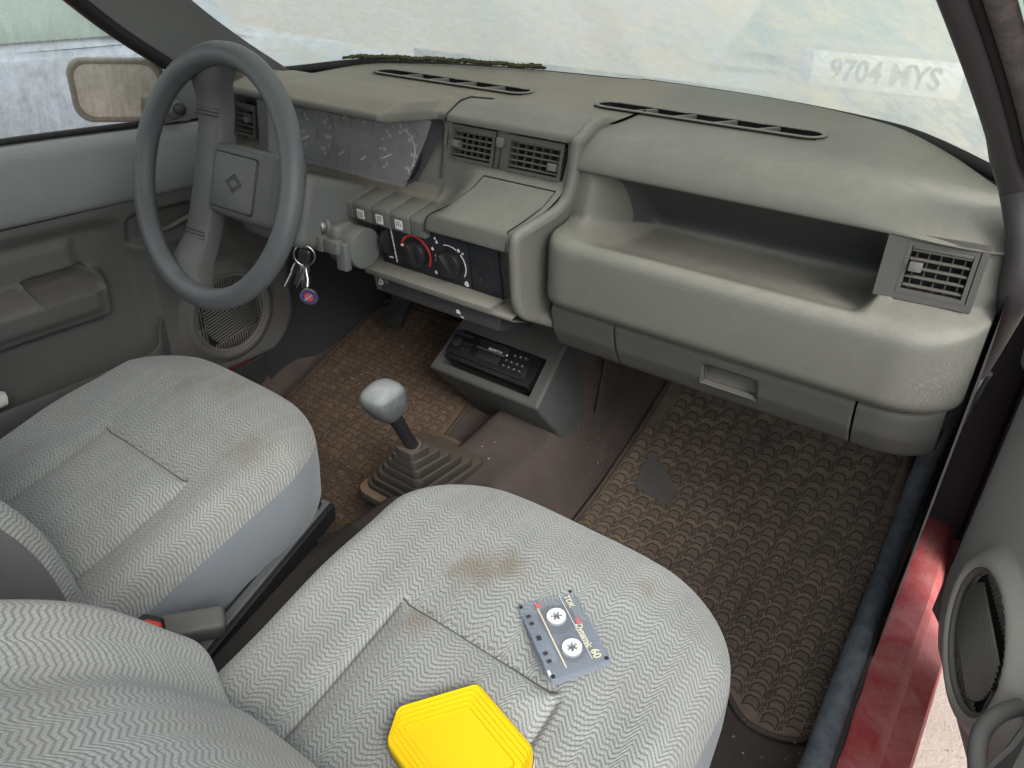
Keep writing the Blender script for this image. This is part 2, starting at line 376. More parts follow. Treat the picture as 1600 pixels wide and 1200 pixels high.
def dirty_glass(name, veil, clear, grime, drip=False, rnd=1.0):
    """thin glass sheet under a film of dust; veil = how much the film hides"""
    s = NT(name); co = s.coord()
    big = s.noise(2.2, 5, .6, dist=.6, vec=co); fine = s.noise(75, 5, .75, vec=co); mid = s.noise(18, 5, .7, vec=co, dist=.5)
    a = s.math('ADD', s.math('MULTIPLY', s.ramp(big, [(.35, 0), (.65, 1)]), veil*.22), veil*.80)
    a = s.math('ADD', a, s.math('MULTIPLY', s.math('SUBTRACT', mid, .5), .45)); a = s.math('ADD', a, s.math('MULTIPLY', s.math('SUBTRACT', fine, .5), .5))
    if drip:
        dn = s.noise(110, 3, .6, vec=s.scale(co, (1, 1, .10)))
        z = s.n('ShaderNodeSeparateXYZ'); s.put(z.inputs[0], co)
        low = s.ramp(s.math('ADD', z.outputs[2], s.math('MULTIPLY', dn, .10)), [(.69, 1), (.77, 0)])
        a = s.math('ADD', a, s.math('MULTIPLY', low, s.math('MULTIPLY', s.ramp(dn, [(.35, .2), (.65, .5)]), .4)))
        dripc = low
    sp = s.ramp(s.voro(75, vec=co), [(.02, 1), (.05, 0)])
    a = s.math('MINIMUM', s.math('MAXIMUM', a, .03), .96)
    dustc = s.mix(s.ramp(mid, [(.4, 0), (.7, 1)]), clear, grime)
    dustc = s.mix(s.math('MULTIPLY', sp, .5), dustc, (.2, .19, .16))
    if drip: dustc = s.mix(dripc, dustc, (.15, .135, .105))
    tr = s.n('ShaderNodeBsdfTransparent'); s.put(tr.inputs[0], (.93, .96, .95))
    df = s.n('ShaderNodeBsdfDiffuse'); s.put(df.inputs[0], dustc); tl = s.n('ShaderNodeBsdfTranslucent'); s.put(tl.inputs[0], dustc)
    m1 = s.n('ShaderNodeMixShader'); m1.inputs[0].default_value = .62; s.t.links.new(df.outputs[0], m1.inputs[1]); s.t.links.new(tl.outputs[0], m1.inputs[2])
    gl = s.n('ShaderNodeBsdfGlossy'); gl.inputs['Roughness'].default_value = .12
    m2 = s.n('ShaderNodeMixShader'); s.put(m2.inputs[0], a); s.t.links.new(tr.outputs[0], m2.inputs[1]); s.t.links.new(m1.outputs[0], m2.inputs[2])
    m3 = s.n('ShaderNodeMixShader'); m3.inputs[0].default_value = .05; s.t.links.new(m2.outputs[0], m3.inputs[1]); s.t.links.new(gl.outputs[0], m3.inputs[2])
    s.t.links.new(m3.outputs[0], s.out.inputs[0]); return s.m
M['windscreen'] = dirty_glass('dusty_windscreen', .95, (.32, .352, .338), (.40, .39, .325))
M['side_glass'] = dirty_glass('dusty_side_glass', .46, (.50, .55, .53), (.47, .49, .44), drip=True)
def clear(name, col, alpha, rough=.08, veil=(.55, .55, .5)):
    s = NT(name); n = s.noise(25, 5, .6); tr = s.n('ShaderNodeBsdfTransparent'); s.put(tr.inputs[0], col)
    pb = s.n('ShaderNodeBsdfPrincipled'); s.put(pb.inputs['Base Color'], veil); pb.inputs['Roughness'].default_value = rough
    a = s.math('MULTIPLY', s.ramp(n, [(.2, .97), (.8, 1.03)]), alpha, clamp=True)
    m = s.n('ShaderNodeMixShader'); s.put(m.inputs[0], a); s.t.links.new(tr.outputs[0], m.inputs[1]); s.t.links.new(pb.outputs[0], m.inputs[2])
    s.t.links.new(m.outputs[0], s.out.inputs[0]); return s.m
M['lens'] = clear('instrument_lens', (.9, .92, .95), .36, .6, (.42, .42, .435))
M['tape_clear'] = clear('clear_cassette_plastic', (.86, .89, .93), .20, .12, (.42, .45, .50))
M['mirror'] = plain('mirror_glass', (.80, .77, .68), .6, 0, .04)
M['car_glass'] = plain('green_car_glass', (.10, .15, .12), .12, 0, .1, .8)
def ground():
    s = NT('pale_concrete'); n = s.noise(3, 6, .65); f = s.noise(90, 5, .7); v = s.voro(25)
    col = s.mix(s.ramp(n, [(.3, 0), (.7, 1)]), (.34, .29, .255), (.42, .37, .33)); col = s.mix(s.math('MULTIPLY', f, .35), col, (.24, .2, .17))
    col = s.mix(s.ramp(s.noise(40, 4, .7), [(.62, 0), (.66, .6)]), col, (.14, .11, .09))
    s.pbr(col, .9, s.bump(f, .5, .01), Specular_IOR_Level=.2); return s.m
M['ground'] = ground()
M['rear_glass'] = dirty_glass('rear_glass', .10, (.3, .3, .3), (.25, .25, .22))
# ------------------------------------------------------------------ the ground
GZ = -.30
def build_ground():
    V = []; F = []; n = 41
    for i in range(n):
        for j in range(n):
            x = math.copysign((abs(i-20)/20)**2.2, i-20)*120; y = math.copysign((abs(j-20)/20)**2.2, j-20)*120
            V.append((x, y, GZ))
    F = grid_faces(n, n)
    tag(mesh('ground', V, F, M['ground']), kind='structure')
build_ground()

# ------------------------------------------------------------------ the car's shell
def y_ws(x): return .645-.02*abs(x)-.86*abs(x)**3 if x > 0 else .625-.13*abs(x)-.62*abs(x)**3
def z_top(x, y): return .752+.018*ss(.34, .62, y)-.028*ss(.46, .68, abs(x))
def floor_z(x, y):
    tun = .125*(1-ss(.055, .165, abs(x+.02)))*(1+.25*ss(.2, .6, y))
    t1 = .46*max(0, y-.20); t2 = .95*max(0, y-.22)**2
    toe = lerp(t1, t2, ss(-.15, .1, x))
    rise = .08*ss(.640, .662, abs(x)) 
    return .02+max(tun, toe*.9)+.3*min(tun, toe)*.3+rise*(1 if x > 0 else .6)
car = empty('red_car', (0, 0, GZ), 'red car shell round the cabin with dusty windscreen, rusty door frame and bare floor', 'car')
CINV = Matrix.Translation((0, 0, -GZ))
def cpart(o):           # parent keeping world coordinates
    o.parent = car; o.matrix_parent_inverse = CINV; return o
def build_floor():
    xs = [-.664+1.328*i/120 for i in range(121)]; ys = [-1.2+2.0*j/150 for j in range(151)]
    V = [(x, y, floor_z(x, y)+.004*math.sin(x*37+y*11)*math.sin(y*23)) for x in xs for y in ys]
    cpart(mesh('floor_carpet', V, grid_faces(121, 151), M['carpet']))
    V = [(x, y, floor_z(x, y)+.006) for y in [-.9+.08*k for k in range(12)] for x in [-.13+.022*k for k in range(11)]]
    cpart(mesh('tunnel_dark_sheet', V, grid_faces(12, 11), M['rubber']))  # added dark sheet that darkens the gap between the seats
    # bulkhead closing the footwells
    V = []; 
    for x in xs[::4]:
        for k in range(9): V.append((x, .80-.0*k, .15+.6*k/8))
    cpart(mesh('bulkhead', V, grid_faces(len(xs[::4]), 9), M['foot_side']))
    # footwell side trims
    for sx in (-1, 1):
        V = []; ny, nz = 20, 16
        for i in range(ny):
            for j in range(nz):
                y = .27+.53*i/(ny-1); z = .0+.66*j/(nz-1)
                x = .672-.05*ss(.45, .75, y)*ss(.45, .1, z) if sx > 0 else .668-.075*ss(.30, .62, y)-.015*ss(.3, .0, z)
                V.append((sx*x, y, z))
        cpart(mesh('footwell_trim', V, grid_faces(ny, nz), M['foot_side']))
build_floor()
def gp(pts): return spline(pts, 8)
def build_sills():
    # right sill: painted step outside the rubber seal, seen under the open door
    prof = [(.655, .02), (.660, .085), (.664, .102), (.685, .110), (.712, .108), (.722, .096), (.724, .082), (.742, .070), (.756, .060), (.762, .03), (.764, -.10), (.745, -.16)]
    ys = [-1.1+.09*i for i in range(22)]
    V = [(px-.015*ss(.45, .75, y), y, pz+.02*ss(.35, .65, y)) for y in ys for px, pz in prof]
    o = cpart(mesh('sill_panel', V, grid_faces(len(ys), len(prof)), M['red'], auto=40)); o['label'] = 'dirty red painted right door sill'
    V = [(-px, y, pz) for y in ys for px, pz in prof]
    cpart(mesh('sill_panel', V, grid_faces(len(ys), len(prof)), M['foot_side'], auto=40))
    cpart(mesh('sill_trim', [(-x, y, z) for y in [-1.1+.15*i for i in range(11)] for x, z in ((.662, .02), (.664, .10), (.668, .140), (.690, .146), (.700, .10))], grid_faces(11, 5), M['foot_side'], auto=40))
    # blue-grey rubber seal: along the sill, up the door post, along the pillar
    path = gp([(.680, -.9, .118), (.670, -.4, .118), (.660, 0, .116), (.651, .22, .110), (.644, .42, .114), (.640, .53, .16), (.641, .555, .26), (.650, .55, .37), (.660, .52, .46)])
    o = cpart(tube('door_seal', path, .0165, M['seal'], seg=14)); o['label'] = 'blue-grey rubber sill strip'
    # black lip seal beside it
    path2 = [(p.x+.0180, p.y+.003, p.z-.003+.003*math.sin(i*2.1)) for i, p in enumerate(path)]
    cpart(mesh('door_post', [(x, y, z) for z in (-.12, .06, .25, .45, .62, .70) for x, y in ((.640, .66), (.655, .63), (.680, .622), (.72, .63), (.742, .66))], grid_faces(6, 5), M['trim_dark'], auto=40))
    cpart(tube('door_seal', path2, [.0048+.001*math.sin(i*1.7) for i in range(len(path2))], M['rubber'], seg=10))
def build_pillars():
    for sx in (1, -1):
        # line of the pillar at its windscreen edge
        base = [(.634, .50, .655), (.630, .36, .745), (.622, .27, .80), (.603, .17, .866), (.572, .07, .943), (.525, -.07, 1.05), (.48, -.20, 1.15)]
        L = gp([(sx*x, y, z) for x, y, z in base])
        if sx > 0:
            low = gp([(.660, .52, .462), (.671, .40, .575), (.675, .30, .652), (.667, .285, .715), (.640, .295, .772)])
            cpart(tube('pillar_trim', [Vector(p) for p in low[:-1]]+[Vector((p.x+.008, p.y-.004, p.z-.004)) for p in L[17:]], [.0185-.0035*i/len(low) for i in range(len(low)-1)]+[max(.0130, .0150-.0006*i) for i in range(len(L)-17)], M['trim_dark'], seg=16, flat=1.0))
            cpart(tube('door_seal', [(p.x+.0225, p.y-.008, p.z-.004) for p in L], .0062, M['rubber'], seg=10))
            cpart(tube('door_frame_flange', [(p.x+.0385, p.y-.014, p.z-.006) for p in L], .0105, M['rust'], seg=12, flat=.75))
            o = cpart(tube('pillar_panel', [(p.x+.078, p.y-.016, p.z+.004) for p in L], .029, M['red_clean'], seg=14, flat=.6)); o['label'] = 'red painted right windscreen pillar'
        else:
            # wide flat grey trim on the driver's side
            V = []
            for p in L:
                for a, b, c in ((.012, .016, .010), (.004, .004, .004), (-.006, -.018, .002), (-.022, -.055, -.012), (-.034, -.085, -.030), (-.046, -.088, -.034)):
                    V.append((p.x+a, p.y+b, p.z+c))
            cpart(mesh('pillar_trim', V, grid_faces(len(L), 6), M['pillar'], auto=40))
            cpart(tube('door_seal', [(p.x-.044, p.y-.096, p.z-.034) for p in L], .0125, M['rubber'], seg=10))
            cpart(tube('pillar_panel', [(p.x-.072, p.y-.082, p.z-.022) for p in L], .024, M['red'], seg=12))
            bolt = cpart(cyl('trim_clip', (-.606, .272, .770), .008, .008, M['pillar'], None, (.8, -.5, .35), 20, bev=.002))
def ws_pt(u, t):
    """windscreen surface: u -1..1 across, t 0 base .. 1 top"""
    xb = .632*u; xo_ = .034*u*abs(u)**3; yb = y_ws(xb)+.010; zb = z_top(xb, .62)-.012
    xt = .485*u; yt = -.02-.17*abs(u)**2.2; zt = 1.155
    bow = .035*math.sin(math.pi*t)*(1-u*u)
    return Vector((lerp(xb, xt, t)+xo_, lerp(yb, yt, t)+bow*.6, lerp(zb, zt, t)+bow))
def build_glass():
    nu, nt = 49, 33
    cpart(mesh('windscreen', [ws_pt(-1+2*i/(nu-1), j/(nt-1)) for i in range(nu) for j in range(nt)], grid_faces(nu, nt), M['windscreen']))
    low = [ws_pt(-1+2*i/60, .012)+Vector((0, -.006, -.002)) for i in range(61)]
    cpart(tube('windscreen_seal', low, .0095, M['rubber_black'], seg=10))
    V = []
    for i in range(61):
        x = -.664+1.328*i/60
        V += [(x, y_ws(x)-.002, z_top(x, y_ws(x))-.001), (x, y_ws(x)+.012, z_top(x, .62)-.012), (x*1.01, y_ws(x)+.03, z_top(x, .62)-.05), (x*1.01, y_ws(x)+.03, .55)]
    cpart(mesh('scuttle', V, grid_faces(61, 4), M['rubber_black'], auto=40))
    # bonnet, cowl and front wings ahead of the screen
    V = []; nx, ny = 25, 14
    for i in range(nx):
        for j in range(ny):
            u = -1+2*i/(nx-1); t = j/(ny-1); x = .66*u*(1-.04*t); y = y_ws(.63*u)+.03+t*(1.52-y_ws(.63*u))
            V.append((x, y, .735-.02*abs(u)**3-.13*t**1.6-.02*u*u))
    cpart(mesh('bonnet', V, grid_faces(nx, ny), M['red_dusty']))
    V = []
    prof = [(.655, .70), (.70, .66), (.735, .58), (.745, .45), (.74, .2), (.74, .0), (.72, -.12)]
    ys = [.50+.1*i for i in range(12)]
    for sx in (1, -1):
        V = [(sx*(px-.03*ss(1.2, 1.6, y)), y, pz-.10*ss(.7, 1.65, y)*(1 if pz > .5 else 0)) for y in ys for px, pz in prof]
        cpart(mesh('front_wing', V, grid_faces(len(ys), len(prof)), M['red_dusty']))
    V = [(x, 1.56+.02*(1-abs(x)), z) for x in (-.72, -.4, 0, .4, .72) for z in (.6, .4, .1, -.1)]
    cpart(mesh('front_panel', V, grid_faces(5, 4), M['red_dusty']))
def build_roof():
    # roof with its headliner, rear pillars and the rear end: they close the cabin behind the camera
    V = []; nx, ny = 17, 15
    for i in range(nx):
        for j in range(ny):
            u = -1+2*i/(nx-1); t = j/(ny-1); y = lerp(-.03-.17*abs(u)**2.2, -1.75, t)
            V.append((u*lerp(.50, .54, t), y, 1.165+.035*math.sin(math.pi*min(1, t*1.1))*(1-u*u)-.05*max(0, t-.7)))
    cpart(mesh('roof_panel', [(a, b, c+.03) for a, b, c in V], grid_faces(nx, ny), M['red_clean']))
    cpart(mesh('headliner', V, grid_faces(nx, ny), M['headliner']))
    for sx in (1, -1):
        path = gp([(sx*.52, -.20, 1.16), (sx*.545, -.6, 1.17), (sx*.55, -1.2, 1.16), (sx*.54, -1.75, 1.12)])
        cpart(tube('roof_rail', path, .03, M['red_clean'], seg=10))
        for y0, y1, w in ((-1.02, -.98, .04), (-1.45, -1.70, .09)):
            V = []
            for k in range(6):
                t = k/5
                for d in (-w, w): V.append((sx*lerp(.72, .55, t), lerp(y0, y1, t)+d, lerp(.55, 1.16, t)))
            cpart(mesh('rear_pillar', V, grid_faces(6, 2), M['trim_dark']))
        V = [(sx*x, y, z) for y in (-1.02, -1.4, -1.9) for x, z in ((.60, .02), (.70, .25), (.73, .55))]
        cpart(mesh('rear_side_panel', V, grid_faces(3, 3), M['door_lo']))
    for sx in (1, -1):
        V = [(sx*lerp(.725, .555, t), lerp(-1.02, -1.50 if t > .5 else -1.62, q), lerp(.55, 1.14, t)) for q in (0, 1) for t in (0, 1)]
        cpart(mesh('rear_side_glass', V, [(0, 1, 3, 2)], M['rear_glass'], smooth=False))
    cpart(mesh('rear_glass', [(-.68, -1.92, .62), (.68, -1.92, .62), (.54, -1.72, 1.14), (-.54, -1.72, 1.14)], [(0, 1, 2, 3)], M['rear_glass'], smooth=False))
    cpart(box('rear_bench', (0, -1.30, .22), (1.25, .48, .30), M['side_dark'], bev=.05, seg=3)); cpart(box('rear_bench_back', (0, -1.62, .55), (1.25, .14, .62), M['side_dark'], rot=(R(18), 0, 0), bev=.05, seg=3))
    V = [(x, -1.92, z) for x in (-.72, 0, .72) for z in (-.1, .3, .62)]
    cpart(mesh('tailgate', V, grid_faces(3, 3), M['red']))

def extra_mats():
    s = NT('blue_grey_seal'); n = s.noise(30, 5, .65, dist=.5); f = s.noise(260, 3, .6)
    col = s.mix(s.ramp(n, [(.35, 0), (.7, 1)]), (.075, .09, .11), (.17, .19, .21)); col = s.mix(s.math('MULTIPLY', s.ramp(f, [(.55, 0), (.7, 1)]), .4), col, (.22, .2, .18))
    s.pbr(col, .6, s.bump(f, .3, .001), Specular_IOR_Level=.3); M['seal'] = s.m
    M['rubber_black'] = plain('windscreen_rubber', (.008, .008, .009), .7)
    M['headliner'] = plain('headliner_cloth', (.62, .61, .57), .95)
    M['red_dusty'] = paint('dusty_red_bonnet', (.26, .03, .035), .95, .7, 0, (.55, .5, .44))
extra_mats()
build_sills(); build_pillars(); build_glass(); build_roof()
# ------------------------------------------------------------------ dashboard
dash = empty('dashboard', (0, .45, .40), 'dusty grey-green dashboard with open shelf, air vents and instrument hood', 'dashboard')
DINV = Matrix.Translation((0, -.45, -.40))
def dpart(o, par=None):
    if par is None: o.parent = dash; o.matrix_parent_inverse = DINV
    else: o.parent = par
    return o
SLOTS = ((.060, .400, .424, .464), (-.418, -.080, .424, .464))     # demister slots cut through the top
def in_slot(x, y, m=0):
    return any(a-m < x < b+m and c-m < y < d+m for a, b, c, d in SLOTS)
def slot_skip(V):
    def f(q):
        x = sum(V[i][0] for i in q)/4; y = sum(V[i][1] for i in q)/4; z = sum(V[i][2] for i in q)/4
        return z > .73 and in_slot(x, y)
    return f
def top_ys(n=40): return [i/(n-1) for i in range(n)]

def passenger_side():
    xs = [.128+(.548-.128)*i/90 for i in range(90)]+[.548+.118*i/44 for i in range(45)]
    V = []; NP = None; VX0, VX1 = .566, .634
    for x in xs:
        shelf = ss(.150, .215, x)*(1-ss(.530, .552, x)); vent = ss(VX0-.002, VX0, x)*(1-ss(VX1, VX1+.002, x))
        face = [(.272, .700), (.270, .690), (.262, .645), (.258, .636)]
        deep = [(.286, .697), (.338, .664), (.392, .614), (.345, .603)]
        hole = [(.298, .700), (.310, .694), (.302, .642), (.288, .638)]
        q = [tuple(lerp(a, b, shelf) for a, b in zip(f, d)) for f, d in zip(face, deep)]
        q = [tuple(lerp(a, b, vent) for a, b in zip(f, d)) for f, d in zip(q, hole)]
        rr = lerp(.004, .03, shelf)*(1-vent)+.0005
        prof = [(y_ws(x), z_top(x, y_ws(x)), 0)]
        for k in range(1, 30):
            y = lerp(y_ws(x), .335, k/29); prof.append((y, z_top(x, y), .002))
        zt = z_top(x, .3)
        prof += [(.295, zt-.003, .02), (.266, zt-.030, .015), (.259, .703, .006)]
        prof += [(q[0][0], q[0][1], rr*.5), (q[1][0], q[1][1], rr), (q[2][0], q[2][1], rr), (q[3][0], q[3][1], rr)]
        prof += [(lerp(.245, .25, shelf), lerp(.631, .6105, shelf), .012), (.208, .6245, .009), (.1935, .612, .012), (.1955, .532, .009), (.209, .5195, .004), (.245, .519, .002), (.26, .50, 0)]
        pts = fillet(prof, 4)
        NP = len(pts)
        # rounded ends of the pad
        t = max(0, (x-.585)/.0815); dr = .085*(1-math.sqrt(max(0, 1-t*t)))
        tl = max(0, (.165-x)/.038); dl = .022*(1-math.sqrt(max(0, 1-min(1, tl)**2)))
        for p in pts:
            w = min(1, max(0, (.47-p.x)/.2)); low = 1-ss(.60, .66, p.y)
            V.append((x, p.x+dr*w*lerp(.45, 1, low)+dl*low, p.y))
    nx = len(xs)
    F = grid_faces(nx, NP, skip=slot_skip(V))
    F.append(tuple(range((nx-1)*NP, nx*NP)))
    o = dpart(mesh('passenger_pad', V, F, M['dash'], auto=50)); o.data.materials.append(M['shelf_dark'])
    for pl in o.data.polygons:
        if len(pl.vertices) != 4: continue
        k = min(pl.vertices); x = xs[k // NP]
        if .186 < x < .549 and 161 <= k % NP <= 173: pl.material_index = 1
   
    o['label'] = 'passenger side of the dashboard with long open shelf'
    # under the pad: glovebox lid and the end piece right of it
    def lid(x0, x1, name, hole=None, curve=False):
        xs = [x0+(x1-x0)*i/80 for i in range(81)]; V = []; prof = [(.250, .518), (.226, .512), (.222, .505), (.232, .47), (.250, .440), (.262, .432), (.33, .425)]
        raw = fillet([(a, b, .006) for a, b in prof], 3); pts = []
        for a, b in zip(raw, raw[1:]):
            m_ = max(1, int((b-a).length/.004)); pts += [a.lerp(b, q/m_) for q in range(m_)]
        pts.append(raw[-1]); n = len(pts)
        for x in xs:
            t = max(0, (x-.585)/.075) if curve else 0; d = .07*(1-math.sqrt(max(0, 1-min(1, t)**2)))
            for p in pts: V.append((x, p.x+d, p.y))
        def gone(q):
            c = [sum(V[i][k] for i in q)/4 for k in range(3)]
            return hole and hole[0] < c[0] < hole[1] and hole[2] < c[2] < hole[3] and c[1] < .26
        F = grid_faces(81, n, skip=gone)
        ob = dpart(mesh(name, V, F, M['dash_low'], auto=50))
        m = ob.modifiers.new('t', 'SOLIDIFY'); m.thickness = .006; m.offset = 1
        return ob
    g = lid(.236, .563, 'glovebox_lid', (.371, .443, .4655, .4935)); g['label'] = 'glovebox lid with recessed finger pull'
    lid(.130, .2335, 'lower_trim'); lid(.566, .655, 'lower_trim', curve=True)
    # finger pull: a shallow trough set in the lid
    bm = bmesh.new(); n1 = [(.369, .2245, .496), (.445, .2245, .496), (.447, .2325, .463), (.367, .2325, .463)]
    inn = [(.374, .2520, .494), (.440, .2520, .494), (.440, .2440, .468), (.374, .2440, .468)]
    a = [bm.verts.new(v) for v in n1]; b = [bm.verts.new(v) for v in inn]
    for k in range(4): bm.faces.new((a[k], a[(k+1) % 4], b[(k+1) % 4], b[k]))
    bm.faces.new(b)
    fp = from_bm('finger_pull', bm, M['dash_low'], None, auto=20); fp.parent = g; fp.matrix_parent_inverse = Matrix.Identity(4)
    # underside and back so that nothing is seen through
    dpart(box('under_tray', (.40, .50, .428), (.50, .35, .01), M['foot_side']))

def dash_top():
    xs = [-.664+(.1285+.664)*i/110 for i in range(111)]; n = 60; V = []
    for x in xs:
        for k in range(n):
            y = lerp(y_ws(x), .285, k/(n-1)); V.append((x, y, z_top(x, y)))
    o = dpart(mesh('dash_top', V, grid_faces(111, n, skip=slot_skip(V)), M['dash_hood'], auto=50))

def demister(i, a, b, c, d):
    z = z_top(a, (c+d)/2); zc = lambda x: z_top(x, (c+d)/2)
    r = (d-c)/2; cyy = (c+d)/2
    path = []
    for k in range(13):
        t = R(90+180*k/12); path.append((a+r+(r+.004)*math.cos(t)-.004*0, cyy+(r+.004)*math.sin(t)))
    for k in range(13):
        t = R(-90+180*k/12); path.append((b-r+(r+.004)*math.cos(t), cyy+(r+.004)*math.sin(t)))
    o = dpart(mesh('demister_vent', *tube_vf([(x, y, zc(x)+.0015) for x, y in path], .0042, 8, True, .35, (0, 0, 1)), M['dash']))
    inner = [(x, y) for x, y in path]; n = len(inner)
    V = [(x, y, zc(x)) for x, y in inner]+[(x, y, zc(x)-.05) for x, y in inner]
    F = [(k, (k+1) % n, n+(k+1) % n, n+k) for k in range(n)]+[tuple(range(n, 2*n))]
    mesh('vent_duct', V, F, M['vent_dark'], o, smooth=False)
    # filled ends beyond the slot, sloping to the opening, and the dividers
    for k in range(1, 5):
        x = a+.012+(b-a-.024)*k/5
        bm = bmesh.new(); bm_box(bm, (x, cyy, zc(x)-.009), (.0045, d-c+.010, .020), (0, 0, R(-28)), .0008)
        from_bm('divider', bm, M['dash'], o)

def vent(name, o, ux, uy, w, h, nv, nh, knob, mat='vent', depth=.014, wheel=None, label=None):
    """face vent: frame, horizontal vanes in front, vertical vanes behind, sliding knob. o = centre, ux right, uy up"""
    m = frame_mtx(o, ux, uy)
    par = empty(name)
    par.parent = dash; par.matrix_parent_inverse = DINV; par.matrix_basis = m
    if label: par['label'] = label
    # frame ring
    ow, oh, t = w/2, h/2, .0045
    V = []; 
    for (a, b, z) in ((ow, oh, 0), (ow, oh, .003), (ow-t, oh-t, .003), (ow-t, oh-t, -.025)):
        V += [(-a, -b, z), (a, -b, z), (a, b, z), (-a, b, z)]
    F = []
    for r in range(3):
        for k in range(4): F.append((r*4+k, r*4+(k+1) % 4, r*4+4+(k+1) % 4, r*4+4+k))
    mesh('vent_frame', V, F, M[mat], par, smooth=False)
    mesh('vent_duct', [(-ow, -oh, -.026), (ow, -oh, -.026), (ow, oh, -.026), (-ow, oh, -.026)], [(0, 1, 2, 3)], M['vent_dark'], par, smooth=False)
    iw, ih = w-2*t-.001, h-2*t
    vm = hm = None
    for k in range(nh):
        y = -ih/2+ih*(k+.5)/nh+(.0 if k else 0)
        if hm is None:
            bm = bmesh.new(); bm_box(bm, (0, 0, 0), (iw, .0020, .0065), (R(10), 0, 0), .0005, 1); ob = from_bm('vane', bm, M[mat], par); hm = ob.data
        else: ob = link('vane', hm, None, par)
        ob.location = (0, y, -.0015)
    for k in range(nv):
        x = -iw/2+iw*(k+.5)/nv
        if vm is None:
            bm = bmesh.new(); bm_box(bm, (0, 0, 0), (.0017, ih, .006), None, .0004, 1); ob = from_bm('fin', bm, M[mat], par); vm = ob.data
        else: ob = link('fin', vm, None, par)
        ob.location = (x, 0, -.0085)
    # top lip of the vane barrel
    box('vane_lip', (0, ih/2-.0020, -.001), (iw, .0038, .008), M[mat], par, bev=.001)
    kx, ky = knob
    kb = box('vent_knob', (kx, ky, .001), (.0135, .0105, .014), M['switch'], par, bev=.0012)
    return par

